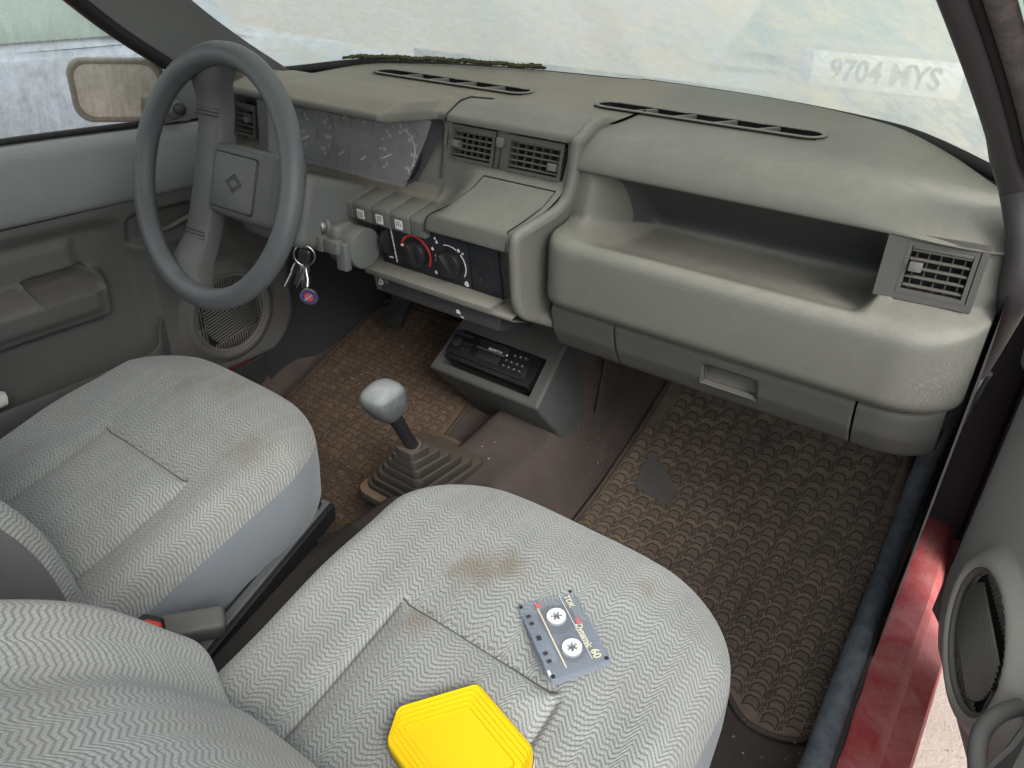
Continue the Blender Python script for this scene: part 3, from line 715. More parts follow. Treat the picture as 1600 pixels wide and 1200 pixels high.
def ramp_pts(x):
    k = ss(-.098, -.030, x); f = ss(-.084, -.070, x)
    hi = [(.259, .674, .004), (.232, .650, .02), (.196, .634, .01), (.171, .6245, .008), (.170, .597, .003), (.176, .5935, .002)]
    lo = [(.262, .650, .02), (.256, .626, .02), (.214, .6125, .01), (.183, .6045, .006), (.184, .579, .003), (.190, .577, .002)]
    return [tuple(lerp(a, b, k if j < 3 else (k*.7+f*.3 if j == 3 else f)) for a, b in zip(l, h)) for j, (l, h) in enumerate(zip(lo, hi))]
def pod():
    xs = [-.1045+.0035*i for i in range(66)]
    hx = lambda x: max(ss(-.0965, -.0945, x)*(1-ss(-.0125, -.0105, x)), ss(.0105, .0125, x)*(1-ss(.108, .110, x)))
    V = []; NP = 0
    for x in xs:
        h = hx(x)
        face = [(.2715, .728), (.2705, .71), (.2655, .690), (.264, .683)]
        hole = [(.312, .730), (.313, .729), (.306, .683), (.305, .682)]
        q = [tuple(lerp(a, b, h) for a, b in zip(f, d)) for f, d in zip(face, hole)]
        prof = [(.40, .748, 0), (.325, .762, .01), (.300, .760, .012), (.268, .745, .006), (.266, .735, .002), (.2725, .7335, .0008)]
        prof += [(a, b, .0008) for a, b in q]
        prof += [(.2635, .6805, .001)]+ramp_pts(x)+[(.206, lerp(.576, .590, ss(-.085, -.07, x)), .003), (.222, .500, .003), (.178, .4985, .004), (.174, .491, .004), (.20, .484, .004), (.30, .455, .004), (.38, .43, 0)]
        pts = fillet(prof, 3); NP = len(pts)
        for p in pts:
            k = 1-.26*max(0, min(1, (.27-p.x)/.1)) if x > 0 else 1
            V.append((x*k, p.x, p.y))
    nx = len(xs); F = grid_faces(nx, NP)
    o = dpart(mesh('centre_console', V, F, M['dash'], auto=40)); o['label'] = 'centre pod with two vents above a sloping lid'
    # right-hand cheek: a 12 mm thick wall with a rounded front edge
    edge = fillet([(.40, .748, 0), (.325, .7625, .01), (.300, .7615, .014), (.262, .742, .012), (.262, .735, .01), (.258, .678, .02), (.243, .652, .03), (.190, .634, .02), (.166, .625, .012), (.166, .597, .004), (.173, .522, .015), (.184, .500, .012), (.25, .466, .02), (.33, .425, 0)], 4)
    back = .46; W = []; 
    for off, ins in ((0, .0), (.0, -.004), (.003, -.008), (.010, -.0105), (.016, -.010)):
        pass
    ringsets = [(.0, .006), (.0, .0), (.002, -.0025), (.006, -.004), (.011, -.0035), (.0145, .0), (.016, .006)]
    n = len(edge)
    for dx, ins in ringsets:
        for i, p in enumerate(edge):
            a = edge[max(i-1, 0)]; b = edge[min(i+1, n-1)]; t = (b-a).normalized(); nn = Vector((t.y, -t.x))
            yy, zz = p.x+nn.x*ins*-1, p.y+nn.y*ins*-1
            kx = .1255*(1-.26*max(0, min(1, (.27-p.x)/.1)))
            W.append((kx-.002+dx, yy, zz))
    F = grid_faces(len(ringsets), n)
    base = len(W)
    # flat cheek to the back, fanned in strips to the rear edge
    for i, p in enumerate(edge):
        kx = .1255*(1-.26*max(0, min(1, (.27-p.x)/.1)))+.014
        W.append((max(kx, .126), .44, lerp(.76, .42, i/(n-1))))
    for i in range(n-1): F.append(((len(ringsets)-1)*n+i, (len(ringsets)-1)*n+i+1, base+i+1, base+i))
    dpart(mesh('console_cheek', W, F, M['dash'], auto=50))
    # gaps round the lid: thin dark lines with depth
    def kx(x, y): return x*(1-.26*max(0, min(1, (.27-y)/.1))) if x > 0 else x
    gap = [(-.022, .2535, .669), (.112, .2535, .669), (.112, .232, .6505), (.112, .20, .6360), (.112, .1735, .6263), (.112, .1695, .598)]
    dpart(tube('lid_gap', [(kx(x, y), y, z+.0004) for x, y, z in gap], .0011, M['black'], seg=6))
    gap = [(-.022, .2535, .669)]
    for x, j in ((-.030, 1), (-.046, 2), (-.064, 3), (-.066, 4)):
        q = ramp_pts(x)[j]; gap.append((x, q[0]-(.001 if j > 2 else 0), q[1]+.001))
    dpart(tube('lid_gap', spline(gap, 6), .0012, M['black'], seg=6))
    ob = dpart(mesh('seam', *tube_vf([(-.1045, .40, .750), (-.1045, .325, .7632), (-.1045, .300, .7612), (-.1045, .2665, .745), (-.1045, .2645, .735)], .0014, 6), M['black']))

def binnacle():
    """driver's side: hood, instrument opening, ledge with switches, left vent"""
    xs = [-.664+(.664-.1045)*i/150 for i in range(151)]; V = []; NP = 0
    for x in xs:
        inst = ss(-.512, -.506, x)*(1-ss(-.124, -.110, x)); instb = ss(-.512, -.506, x)*(1-ss(-.205, -.165, x)); rt = ss(-.3, -.2, x); hood = ss(-.515, -.505, x)*(1-ss(-.152, -.124, x)); v = ss(-.638, -.636, x)*(1-ss(-.566, -.564, x))
        sw = ss(-.345, -.315, x)
        col = 1-ss(-.36, -.325, x)          # column side: plain panel
        hy = lerp(lerp(.262, .268, rt), .166, hood); hz = lerp(lerp(.728, .745, rt), .752, hood)
        face = [(.268, .712), (.266, .700), (.262, .645), (.260, .634)]
        deep = [(.285, .736), (.290, .733), (.268, .628), (.262, .6215)]
        hole = [(.30, .702), (.312, .699), (.305, .642), (.30, .640)]
        q = [tuple(lerp(a, b, inst if j < 2 else instb) for a, b in zip(f, d)) for j, (f, d) in enumerate(zip(face, deep))]
        q = [tuple(lerp(a, b, v) for a, b in zip(f, d)) for f, d in zip(q, hole)]
        ly = lerp(.225, .182, sw); lz = lerp(.612, .6045, sw)
        prof = [(.36, .748, 0), (.31, lerp(lerp(.752, .762, rt), .764, hood), .01), (lerp(lerp(.285, .300, rt), .21, hood), lerp(lerp(.748, .760, rt), .764, hood), .01), (hy, hz, .007), (hy+.001, hz-.010, .003), (lerp(lerp(.266, .2725, rt), .178, hood), lerp(lerp(.714, .7335, rt), .738, hood), .002)]
        prof += [(a, b, .002) for a, b in q]
        prof += [(lerp(.258, .250, inst), .617, .004), (ly, lz, .007), (ly+.002, lerp(.60, .579, sw), .004), (ly+.02, .576, .002), (.222, .505, .004), (.208, .498, .003), (.215, .485, .004), (.30, .455, .004), (.38, .43, 0)]
        pts = fillet(prof, 3); NP = len(pts)
        t = max(0, (-x-.60)/.066); d = .05*(1-math.sqrt(max(0, 1-min(1, t)**2)))
        for p in pts: V.append((x, p.x+d*min(1, max(0, (.42-p.x)/.2)), p.y))
    F = grid_faces(len(xs), NP); F.append(tuple(range(NP))[::-1])
    o = dpart(mesh('instrument_hood', V, F, M['dash_hood'], auto=40)); o['label'] = 'instrument hood and driver side of the dashboard'

def instruments():
    # dial plate, dials, small gauges, needle and dusty lens in the opening of the hood
    m = frame_mtx((-.318, .2685, .676), (1, 0, 0), (0, .022, .105))   # x right, y up, z towards the driver
    cl = empty('instrument_cluster'); cl.parent = dash; cl.matrix_parent_inverse = DINV; cl.matrix_basis = m; cl['label'] = 'dust-veiled instrument cluster behind its clear lens'
    s = NT('dial_plate'); n = s.noise(12, 4); s.pbr(s.mix(n, (.035, .036, .042), (.055, .056, .062)), .6); pl = s.m
    mesh('dial_plate', [(-.19, -.056, 0), (.150, -.056, 0), (.205, .056, 0), (-.19, .056, 0)], [(0, 1, 2, 3)], pl, cl, smooth=False)
    def ring(name, cx, cyy, r, t, mat, h=.004, a0=0, a1=360, n=40):
        V = []; F = []
        for k in range(n+1):
            a = R(a0+(a1-a0)*k/n); c, q = math.cos(a), math.sin(a)
            V += [(cx+r*c, cyy+r*q, .0005), (cx+r*c, cyy+r*q, h), (cx+(r-t)*c, cyy+(r-t)*q, h), (cx+(r-t)*c, cyy+(r-t)*q, .0005)]
        F = [(i*4+j, (i+1)*4+j, (i+1)*4+j+1, i*4+j+1) for i in range(n) for j in range(3)]
        return mesh(name, V, F, mat, cl, auto=30)
    M['dial_face'] = plain('dial_face', (.028, .029, .035), .5)
    for cx, a_red in ((-.090, None), (.110, 1)):
        d = cyl('dial', (cx, -.004, .001), .047, .002, M['dial_face'], cl, seg=48)
        ring('dial_rim', cx, -.004, .0495, .0035, M['black'], .006)
        for k in range(13):
            a = R(225-270*k/12); L = .006 if k % 2 == 0 else .0035
            bm = bmesh.new(); bm_box(bm, (cx+.040*math.cos(a), -.004+.040*math.sin(a), .0026), (L, .0014, .0006), (0, 0, a)); from_bm('tick_mark', bm, M['white_print'], cl, False)
        for k in range(7):
            a = R(225-270*k/6)
            text_part('numeral', str(k*30 if a_red is None else k*10), .0085, Matrix.Translation((cx+.031*math.cos(a), -.004+.031*math.sin(a), .0026)), M['white_print'], cl)
        cyl('needle_cap', (cx, -.004, .005), .011, .006, M['black'], cl, seg=24, bev=.001)
        bm = bmesh.new(); a = R(205); bm_box(bm, (cx+.020*math.cos(a), -.004+.020*math.sin(a), .0055), (.026, .0028, .0012), (0, 0, a)); from_bm('needle', bm, M['gold_print'], cl, False)
    ring('red_zone_arc', .110, -.004, .0375, .0018, M['white_print'], .0028, -45, 80)
    for (cx, cyy, w, h) in ((-.019, -.029, .034, .040), (.034, -.029, .036, .042), (-.016, .032, .026, .03), (.030, .030, .036, .034)):
        rr = rrect(w, h, .008); n = len(rr)
        V = [(cx+x, cyy+y, .0006) for x, y in rr]+[(cx+x, cyy+y, .005) for x, y in rr]+[(cx+x*.86, cyy+y*.88, .005) for x, y in rr]+[(cx+x*.86, cyy+y*.88, .0008) for x, y in rr]
        F = [(r*n+k, r*n+(k+1) % n, (r+1)*n+(k+1) % n, (r+1)*n+k) for r in range(3) for k in range(n)]+[tuple(range(3*n, 4*n))]
        mesh('small_gauge', V, F, M['black'], cl, auto=30)
        bm = bmesh.new(); bm_box(bm, (cx-.002, cyy+.003, .0022), (.014, .0018, .0008), (0, 0, R(35))); from_bm('needle', bm, M['gold_print'], cl, False)
    for (cx, cyy) in ((-.026, .006), (.052, .003)):
        prism('warning_symbol', [(0, .005), (.0035, 0), (0, -.005), (-.0035, 0)], .001, M['black'], cl, mtx=Matrix.Translation((cx, cyy, .0005)))
    V = []
    for i in range(2):
        for k in range(9):
            t = k/8; V.append((-.190+(.338+.054*t)*i, -.054+.108*t, .022+.012*t-.004*math.sin(math.pi*t)))
    mesh('lens', V, grid_faces(2, 9), M['lens'], cl)

def switches():
    # row of square switches on the ledge: one mesh for each
    x0, w = -.312, .0415
    for i in range(6):
        wd = w if i < 5 else .030
        xa = x0+i*w; cx = xa+wd/2
        if i == 5: cx = xa+.0155
        bm = bmesh.new(); prof = [(.178, .5785), (.1755, .603), (.179, .6085), (.232, .6195), (.232, .5785)]
        V = [(sx*(wd/2-.0007), y, z) for sx in (-1, 1) for y, z in prof]
        vs = [bm.verts.new(v) for v in V]; n = 5
        bm.faces.new(vs[:n][::-1]); bm.faces.new(vs[n:])
        for k in range(n): bm.faces.new((vs[k], vs[(k+1) % n], vs[n+(k+1) % n], vs[n+k]))
        bmesh.ops.bevel(bm, geom=bm.edges[:], offset=.0016, segments=2, affect='EDGES', profile=.5)
        sw = from_bm('dash_switch', bm, M['switch'], None, loc=(cx-.0, 0, 0)); dpart(sw)
        if i in (2, 3, 4):
            fm = frame_mtx((0, .1742, .5915), (1, 0, 0), (0, -.0025, .0245))
            prism('switch_symbol', rrect(.0155, .0150, .001, 2), .0006, M['white_print'], sw, mtx=fm)
            for k in range(3):
                bm = bmesh.new(); bm_box(bm, (-.004+.004*k, 0 if i != 3 else .001*(k-1), .0008), (.0014, .008 if i != 4 else .005, .0004)); bm_box(bm, (0, .0045 if i != 2 else -.0045, .0008), (.009, .0012, .0004)) if k == 0 else None
                bmesh.ops.transform(bm, matrix=fm, verts=bm.verts[:]); from_bm('symbol_line', bm, M['switch'], sw, False)

def heater():
    m = frame_mtx((-.066, .1955, .5465), (1, 0, 0), (0, -.0145, .077))
    hp = empty('heater_panel'); hp.parent = dash; hp.matrix_parent_inverse = DINV; hp.matrix_basis = m; hp['label'] = 'black heater control panel with two rotary knobs'
    bm = bmesh.new(); bm_box(bm, (-.031, 0, -.002), (.190, .083, .004), None, .001); from_bm('panel_plate', bm, M['panel_blue'], hp)
    bm = bmesh.new(); bm_box(bm, (.0935, 0, -.002), (.056, .083, .0045), None, .001); from_bm('blank_plate', bm, M['panel_blue'], hp)
    prism('blank_pad', rrect(.034, .020, .002), .001, M['black'], hp, mtx=Matrix.Translation((.098, .018, .0003)))
    cyl('lighter_socket', (.082, -.018, .001), .006, .004, M['black'], hp, seg=24, bev=.001)
    # thumb wheel with white scale
    bm = bmesh.new(); bm_cyl(bm, (-.105, .004, -.006), .024, .008, (1, 0, 0), 40, bev=.001); from_bm('thumb_wheel', bm, M['black'], hp)
    for k in range(9):
        bm = bmesh.new(); bm_box(bm, (-.0935, .028-.0072*k, .0004), (.0030-.0001*k, .0058, .0006)); from_bm('scale_mark', bm, M['white_print'], hp, False)
    bm = bmesh.new(); bm_box(bm, (-.105, -.026, .0008), (.009, .0022, .0006)); from_bm('scale_mark', bm, M['white_print'], hp, False)
    def arc(cx, cyy, r, t, a0, a1, mat, n=30):
        V = []
        for k in range(n+1):
            a = R(a0+(a1-a0)*k/n)
            for q, z in ((r, .0003), (r, .001), (r-t, .001), (r-t, .0003)): V.append((cx+q*math.cos(a), cyy+q*math.sin(a), z))
        mesh('scale_arc', V, grid_faces(n+1, 4), mat, hp, auto=30)
    for j, (cx, rot) in enumerate(((-.045, 8), (.026, 22))):
        cyy = -.003
        kn = cyl('rotary_knob', (cx, cyy, .005), .0225, .010, M['black'], hp, seg=48, bev=.0015)
        bm = bmesh.new(); bm_box(bm, (0, .004, 0), (.012, .036, .012), None, .0025)
        for v in bm.verts:
            if v.co.y < -.004: v.co.z -= .004
        g = from_bm('knob_grip', bm, M['black'], kn); g.location = (cx, cyy, .0145); g.rotation_euler = (0, 0, R(rot))
    arc(-.045, -.003, .0315, .0034, -38, 165, M['red_print'])
    for k in range(5):
        a = R(172+14*k); bm = bmesh.new(); bm_box(bm, (-.045+.0298*math.cos(a), -.003+.0298*math.sin(a), .0006), (.0022, .002, .0006)); from_bm('scale_mark', bm, M['red_print'], hp, False)
    arc(.026, -.003, .0310, .0016, -35, 42, M['white_print']); arc(.026, -.003, .0310, .0012, 60, 108, M['white_print']); arc(.026, -.003, .0310, .0012, 165, 205, M['white_print'])
    for (x, y, r) in ((.0535, -.032, .0052), (-.008, -.028, .0036), (-.0075, .014, .003), (.0035, .028, .003), (.046, .024, .0032), (.0010, .0335, .0024), (.0535, .0205, .0022)):
        prism('air_symbol', [(r*math.cos(R(60*k+20))*(1 if k % 2 else .7), r*math.sin(R(60*k+20))) for k in range(6)], .0006, M['white_print'], hp, mtx=Matrix.Translation((x, y, .0004)))
    bm = bmesh.new(); bm_box(bm, (-.052, .019, .0205), (.006, .003, .0008), (0, 0, .4)); from_bm('scale_mark', bm, M['white_print'], hp, False)
    # dusty ledge under the panel and what hangs below it
    dpart(box('lower_ledge', (-.0755, .191, .5005), (.262, .042, .0115), M['dash'], None, rot=(R(6), 0, 0), bev=.003))
    hz = dpart(box('hazard_switch', (-.190, .197, .474), (.032, .010, .036), M['switch'], None, rot=(R(12), 0, 0), bev=.002))
    prism('warning_triangle', [(-.0075, -.006), (.0075, -.006), (0, .008)], .0006, M['white_print'], hz, mtx=frame_mtx((0, -.0052, .002), (1, 0, 0), (0, 0, 1)))
    prism('warning_triangle_inner', [(-.0032, -.003), (.0032, -.003), (0, .004)], .0004, M['switch'], hz, mtx=frame_mtx((0, -.0059, .002), (1, 0, 0), (0, 0, 1)))
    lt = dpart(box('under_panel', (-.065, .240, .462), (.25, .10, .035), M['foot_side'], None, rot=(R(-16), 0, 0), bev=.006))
    sc = dpart(prism('bonnet_symbol', [(-.008, .004), (-.004, .006), (.0, .003), (.003, -.001), (.009, -.004), (.009, -.0055), (0, -.003), (-.006, -.001)], .0006, M['white_print'], mtx=frame_mtx((-.018, .190, .467), (1, 0, 0), (0, .2, 1))))

def column():
    # steering column shroud, ignition barrel and stalk
    m = frame_mtx((-.318, .150, .585), (1, 0, 0), (0, .315, .95))
    bm = bmesh.new(); bm_box(bm, (0, 0, -.01), (.150, .115, .15), None, .018, 4); bmesh.ops.transform(bm, matrix=m, verts=bm.verts[:])
    dpart(from_bm('column_shroud', bm, M['switch'], None))
    ib = empty('ignition_barrel'); ib.parent = dash; ib.matrix_parent_inverse = DINV; ib.matrix_basis = Matrix.Translation((-.207, .162, .547)); ib['label'] = 'grey steering-lock housing with ignition barrel'
    bm = bmesh.new(); bm_cyl(bm, (-.010, .0, -.006), .033, .058, (1, 0, 0), 40, bev=.003); from_bm('lock_housing', bm, M['switch'], ib)
    bm = bmesh.new(); bm_box(bm, (-.036, -.012, .006), (.050, .045, .050), None, .010, 3); from_bm('housing_side', bm, M['switch'], ib)
    bm = bmesh.new(); bm_box(bm, (-.010, -.043, .004), (.034, .016, .022), None, .003); bm_box(bm, (-.033, -.045, .004), (.016, .018, .0235), None, .003); bm_box(bm, (.004, -.036, -.012), (.022, .014, .045), None, .003); from_bm('stalk_lever', bm, M['switch'], ib)
    cyl('key_barrel', (-.044, -.034, .026), .0125, .018, M['steel'], ib, (0, -1, .1), 32, bev=.002)
    cyl('barrel_bezel', (-.044, -.030, .026), .0185, .012, M['grey_metal'], ib, (0, -1, .1), 32, bev=.003)

passenger_side(); dash_top()
for i, sl_ in enumerate(SLOTS): demister(i, *sl_)
pod(); binnacle(); instruments(); switches(); heater(); column()
for cx, kn in ((-.0535, (-.030, -.002)), (.0595, (.034, -.008))):
    vent('air_vent', (cx, .2672, .7065), (1, 0, 0), (0, .012, .052), .083 if cx < 0 else .096, .051, 6, 5, kn)
box_ = dpart(box('vent_slider_plate', (.0005, .2672, .7065), (.0205, .004, .052), M['vent'], None, rot=(R(-13), 0, 0), bev=.001))
dpart(box('vent_slider_slot', (.0005, .2650, .700), (.005, .003, .036), M['black'], None, rot=(R(-13), 0, 0), bev=.0005))
dpart(box('vent_slider', (.0005, .2635, .7195), (.012, .007, .014), M['switch'], None, rot=(R(-13), 0, 0), bev=.0015))
v = vent('air_vent', (.600, .266, .6705), (1, .10, 0), (0, .008, .057), .070, .058, 5, 5, (-.022, .002)); v['label'] = 'square passenger end vent with knob at left'
def ring_plate(name, o, ux, uy, W, H, w, h, t, mat, dx=0):
    V = []
    for a, b, z, q in ((W, H, 0, 0), (W, H, t, 0), (w, h, t, dx), (w, h, -.02, dx)):
        V += [(q-a/2, -b/2, z), (q+a/2, -b/2, z), (q+a/2, b/2, z), (q-a/2, b/2, z)]
    F = [(r*4+k, r*4+(k+1) % 4, r*4+4+(k+1) % 4, r*4+4+k) for r in range(3) for k in range(4)]
    ob = mesh(name, V, F, mat, None, smooth=False); ob.data.transform(frame_mtx(o, ux, uy)); return dpart(ob)
ring_plate('vent_surround', (.593, .2675, .6705), (1, .10, 0), (0, .008, .057), .100, .074, .070, .058, .0045, M['vent'], .008)
dpart(box('vent_slider_slot', (.5575, .2665, .674), (.005, .006, .052), M['black'], None, rot=(R(-8), 0, R(5)), bev=.0005))
dpart(box('vent_slider', (.5560, .2620, .648), (.0135, .008, .018), M['switch'], None, rot=(R(-8), 0, R(5)), bev=.0015))
vent('air_vent', (-.600, .263, .671), (1, -.06, 0), (0, .008, .057), .068, .058, 5, 5, (.012, .002))
M['seam'] = plain('seam_thread', (.075, .078, .078), .95)
# ------------------------------------------------------------------ seats
def pad_mesh(w, L, rc, r, zf, nx=190, ny=260, rear=.03):
    """soft pad seen from +z: x across, y from 0 (front) to -L; returns verts, faces, uvs and its outer loop"""
    V = []; U = []
    tx = [math.sin(math.pi/2*(-1+2*i/(nx-1)))*.55+(-1+2*i/(nx-1))*.45 for i in range(nx)]
    ty = [.5-.5*math.cos(math.pi*j/(ny-1)) for j in range(ny)]
    for a in tx:
        for b in ty:
            bb = lerp(b, b*1.0, .5); y = -L*bb
            def half(y):
                W = w
                if y > -rc: W = w-rc+math.sqrt(max(0, rc*rc-(y+rc)**2))
                if y < -L+rear: W = w-rear+math.sqrt(max(0, rear*rear-(y+L-rear)**2))
                return W
            x = a*half(y)
            q, p = abs(x)-(w-rc), y+rc
            d = min(w-abs(x), -y, y+L)
            if q > 0 and p > 0: d = rc-math.hypot(q, p)
            q2, p2 = abs(x)-(w-rear), (-L+rear)-y
            if q2 > 0 and p2 > 0: d = min(d, rear-math.hypot(q2, p2))
            d = max(0, d); dd = min(d, r)
            V.append((x, y, zf(x, y)-(r-math.sqrt(max(0, r*r-(r-dd)**2))))); U.append((x, y))
    F = grid_faces(nx, ny)
    loop = [i*ny for i in range(nx)]+[(nx-1)*ny+j for j in range(1, ny)]+[i*ny+ny-1 for i in range(nx-2, -1, -1)]+[j for j in range(ny-2, 0, -1)]
    return V, [f[::-1] for f in F], U, loop
def skirt(V, loop, drops):
    W = [V[i] for i in loop]; cx = sum(p[0] for p in W)/len(W); cy_ = sum(p[1] for p in W)/len(W); n = len(W); out = []
    for dz, k, flat in drops:
        for p in W: out.append((cx+(p[0]-cx)*k, cy_+(p[1]-cy_)*k, p[2]-.001+dz if flat is None else lerp(p[2]-.001+dz, flat, 1)))
    F = [(r*n+i, (r+1)*n+i, (r+1)*n+(i+1) % n, r*n+(i+1) % n) for r in range(len(drops)-1) for i in range(n)]
    return out, F
def groove(d, wd=.0035): return math.exp(-(d/wd)**2)
def seat(name, label, cx, yF, zF, cloth, w, recline, back_w, back_pivot, off=0.0, back_r=.045):
    s = empty(name, (cx, yF-.25, .02), label, 'car seat')
    def sp(o): o.parent = s; o.matrix_parent_inverse = Matrix.Translation((-cx, -(yF-.25), -.02)); return o
    PW, PY, L = .105, -.218, .52
    def zf(x, y):
        xo, x = x, x-off*ss(-.1, -.2, y)
        z = .022*(1-(xo/w)**2)-.27*max(0, -y-.10)+.06*max(0, -y-.40)
        z += .014*ss(.60, .92, abs(xo)/w)*(1-ss(.93, 1.0, abs(xo)/w))*ss(-.05, -.25, y)
        z -= .10*max(0, y+.10)**2*9
        inside = abs(x) < PW+.02 and y < PY+.02
        gx = groove(abs(x)-PW)*ss(PY+.004, PY-.012, y); gy = groove(y-PY)*ss(PW+.004, PW-.012, abs(x))
        wx = math.exp(-((abs(x)-PW)/.022)**2)*ss(PY+.03, PY-.03, y); wy = math.exp(-((y-PY)/.022)**2)*ss(PW+.03, PW-.03, abs(x))
        z -= .0075*max(gx, gy)+.008*max(wx, wy)
        if abs(x) < PW and y < PY: z += .003*(1-(x/PW)**2)
        z += .0015*math.sin(x*41+1.3)*math.sin(y*33)
        return z
    V, F, U, loop = pad_mesh(w, L, .13, .042, zf)
    T = Matrix.Translation((cx, yF, zF-.022))
    c = sp(mesh('cushion', [T @ Vector(v) for v in V], F, cloth, uv=U)); 
    SV, SF = skirt(V, loop, ((.006, .9985, None), (-.002, 1.003, None), (-.04, 1.006, None), (-.09, .998, None), (-.125, .965, None), (-.135, .90, None)))
    sp(mesh('side_panel', [T @ Vector(v) for v in SV], SF, M['side_blue']))
    def on_top(x, y, up=.0): return T @ Vector((x, y, zf(x, y)+up))
    sp(mesh('seam', *tube_vf([on_top(off-PW+.002+2*(PW-.002)*k/40, PY, .0017) for k in range(41)], .0011, 6), M['seam']))
    # seat base frame and runners
    for sx in (-1, 1):
        sp(box('seat_runner', (cx+sx*(w-.045), yF-.27, .045), (.028, .46, .03), M['dark_steel'], bev=.004))
        sp(tube('support_strut', [(cx+sx*(w-.05), yF-.10, .06), (cx+sx*(w-.035), yF-.055, .20)], .011, M['black'], seg=8))
        sp(tube('support_strut', [(cx+sx*(w-.05), yF-.42, .06), (cx+sx*(w-.04), yF-.40, .20)], .011, M['black'], seg=8))
    # backrest, a second soft pad leaning back
    BL = .60
    def zb(x, y):            # y=0 top of the back, -BL its foot
        z = .012*(1-(x/back_w)**2)+.03*ss(.55, .9, abs(x)/back_w)*((1-ss(.9, 1.0, abs(x)/back_w)) if back_r > .03 else 1)+.025*math.exp(-((y+.42)/.12)**2)
        z -= .003*math.exp(-((abs(x)-.13)/.02)**2)*ss(-.06, -.12, y)
        return z
    V, F, U, loop = pad_mesh(back_w, BL, .11, back_r, zb, 110, 130, rear=.05)
    up = Vector((0, -math.sin(R(recline)), math.cos(R(recline)))); nrm = Vector((0, math.cos(R(recline)), math.sin(R(recline))))
    o = Vector((cx, *back_pivot))+up*BL
    m = Matrix((Vector((-1, 0, 0)), up, nrm)).transposed().to_4x4(); m.translation = o
    sp(mesh('backrest', [m @ Vector(v) for v in V], F, M['cloth_b'], uv=[(a*1.0, b) for a, b in U]))
    SV, SF = skirt(V, loop, ((.004, .999, None), (-.004, 1.004, None), (-.05, 1.0, None), (-.085, .97, None), (-.10, .90, None), (-.105, .3, None)))
    sp(mesh('backrest_side', [m @ Vector(v) for v in SV], SF, M['side_dark']))
    return s
seat('driver_seat', 'grey zigzag cloth driver seat behind the steering wheel', -.312, .0, .356, M['cloth_d'], .232, 17, .215, (-.425, .20), .035, .022)
seat('passenger_seat', 'grey zigzag cloth front passenger seat holding the cassette', .337, .005, .378, M['cloth_p'], .237, 43, .235, (-.402, .318))

# ------------------------------------------------------------------ steering wheel
M['emblem'] = plain('emblem_relief', (.05, .052, .053), .5)
def steering():
    t = R(18.5); Wm = frame_mtx((-.33, 0, .66), (1, 0, 0), (0, math.sin(t), math.cos(t)))
    s = empty('steering_wheel', (-.33, 0, .66), 'grey two-spoke steering wheel turned a quarter, with diamond emblem', 'steering wheel')
    s.matrix_world = Wm
    n, k = 96, 20; V = []
    for i in range(n):
        a = 2*math.pi*i/n; d = Vector((math.cos(a), math.sin(a), 0))
        for j in range(k):
            b = 2*math.pi*j/k; rr = .0162*(1+.05*math.cos(2*b)); lip = -.0016 if abs(((b-2.6) % (2*math.pi))) < .25 else 0
            V.append(d*(.1755+(rr+lip)*math.cos(b))+Vector((0, 0, (rr+lip)*1.05*math.sin(b))))
    F = [(i*k+j, ((i+1) % n)*k+j, ((i+1) % n)*k+(j+1) % k, i*k+(j+1) % k) for i in range(n) for j in range(k)]
    mesh('rim', V, F, M['wheel'], s)
    # the band that makes both spokes, dished behind the rim
    secs = [(-.170, -.100, -.012, -.006), (-.158, -.104, -.020, -.005), (-.138, -.108, -.034, -.013), (-.115, -.107, -.045, -.026), (-.085, -.105, -.051, -.034), (-.045, -.104, -.050, -.036), (0, -.103, -.048, -.036),
            (.045, -.104, -.050, -.036), (.085, -.105, -.051, -.034), (.115, -.106, -.047, -.026), (.138, -.104, -.036, -.013), (.158, -.098, -.022, -.005), (.170, -.092, -.012, -.006)]
    pts = spline([(q[0], q[1], q[2]) for q in secs], 5); hs = spline([(q[3], 0, 0) for q in secs], 5)
    V = []; prof = [(0, -.020), (-.0015, -.006), (.003, -.001), (.010, .0008), (.5, .0015), (-.010, .0008), (-.003, -.001), (.0015, -.006), (0, -.020)]
    for p, h in zip(pts, hs):
        y, xl, xr = p
        for q, (a, z) in enumerate(prof):
            x = (xl+xr)/2 if q == 4 else (xl+a if q < 4 else xr+a); dz = z if q not in (0, 8) else -.030
            V.append((x, y, h.x+dz))
    mesh('spoke', V, grid_faces(len(pts), 9), M['hub'], s, auto=60)
    bm = bmesh.new(); bm_box(bm, (.018, .0, -.066), (.155, .108, .062), None, .012, 4); from_bm('hub', bm, M['hub'], s, auto=50)
    prism('emblem_pad', rrect(.098, .080, .005), .0028, M['hub'], s, bev=.001, mtx=Matrix.Translation((0.004, 0, -.0352)))
    mesh('pad_groove', *tube_vf([(x+.004, y, -.0347) for x, y in rrect(.1005, .0825, .006)], .0012, 6, True), M['black'], s)
    for sg in (1, -1):
        for q in range(3):
            y = sg*(.088+.0055*q); mesh('rib_line', *tube_vf([(-.106, y, -.0335), (-.104, y, -.0315), (-.078, y, -.0305), (-.052, y, -.0315), (-.050, y, -.0335)], .0009, 6), M['black'], s)
    # diamond emblem lying on its side: nested raised bands
    for a, b, dz in ((.019, .0135, 0), (.0125, .0085, .0)):
        o = [(a, 0), (0, b), (-a, 0), (0, -b)]
        mesh('emblem', *tube_vf([(x+.006, y-.001, -.0318+dz) for x, y in o], .0011, 6, True), M['emblem'], s)
    bm = bmesh.new(); bm_cyl(bm, (.0, 0, -.115), .035, .10, (0, 0, 1), 32); from_bm('boss', bm, M['black'], s)
steering()

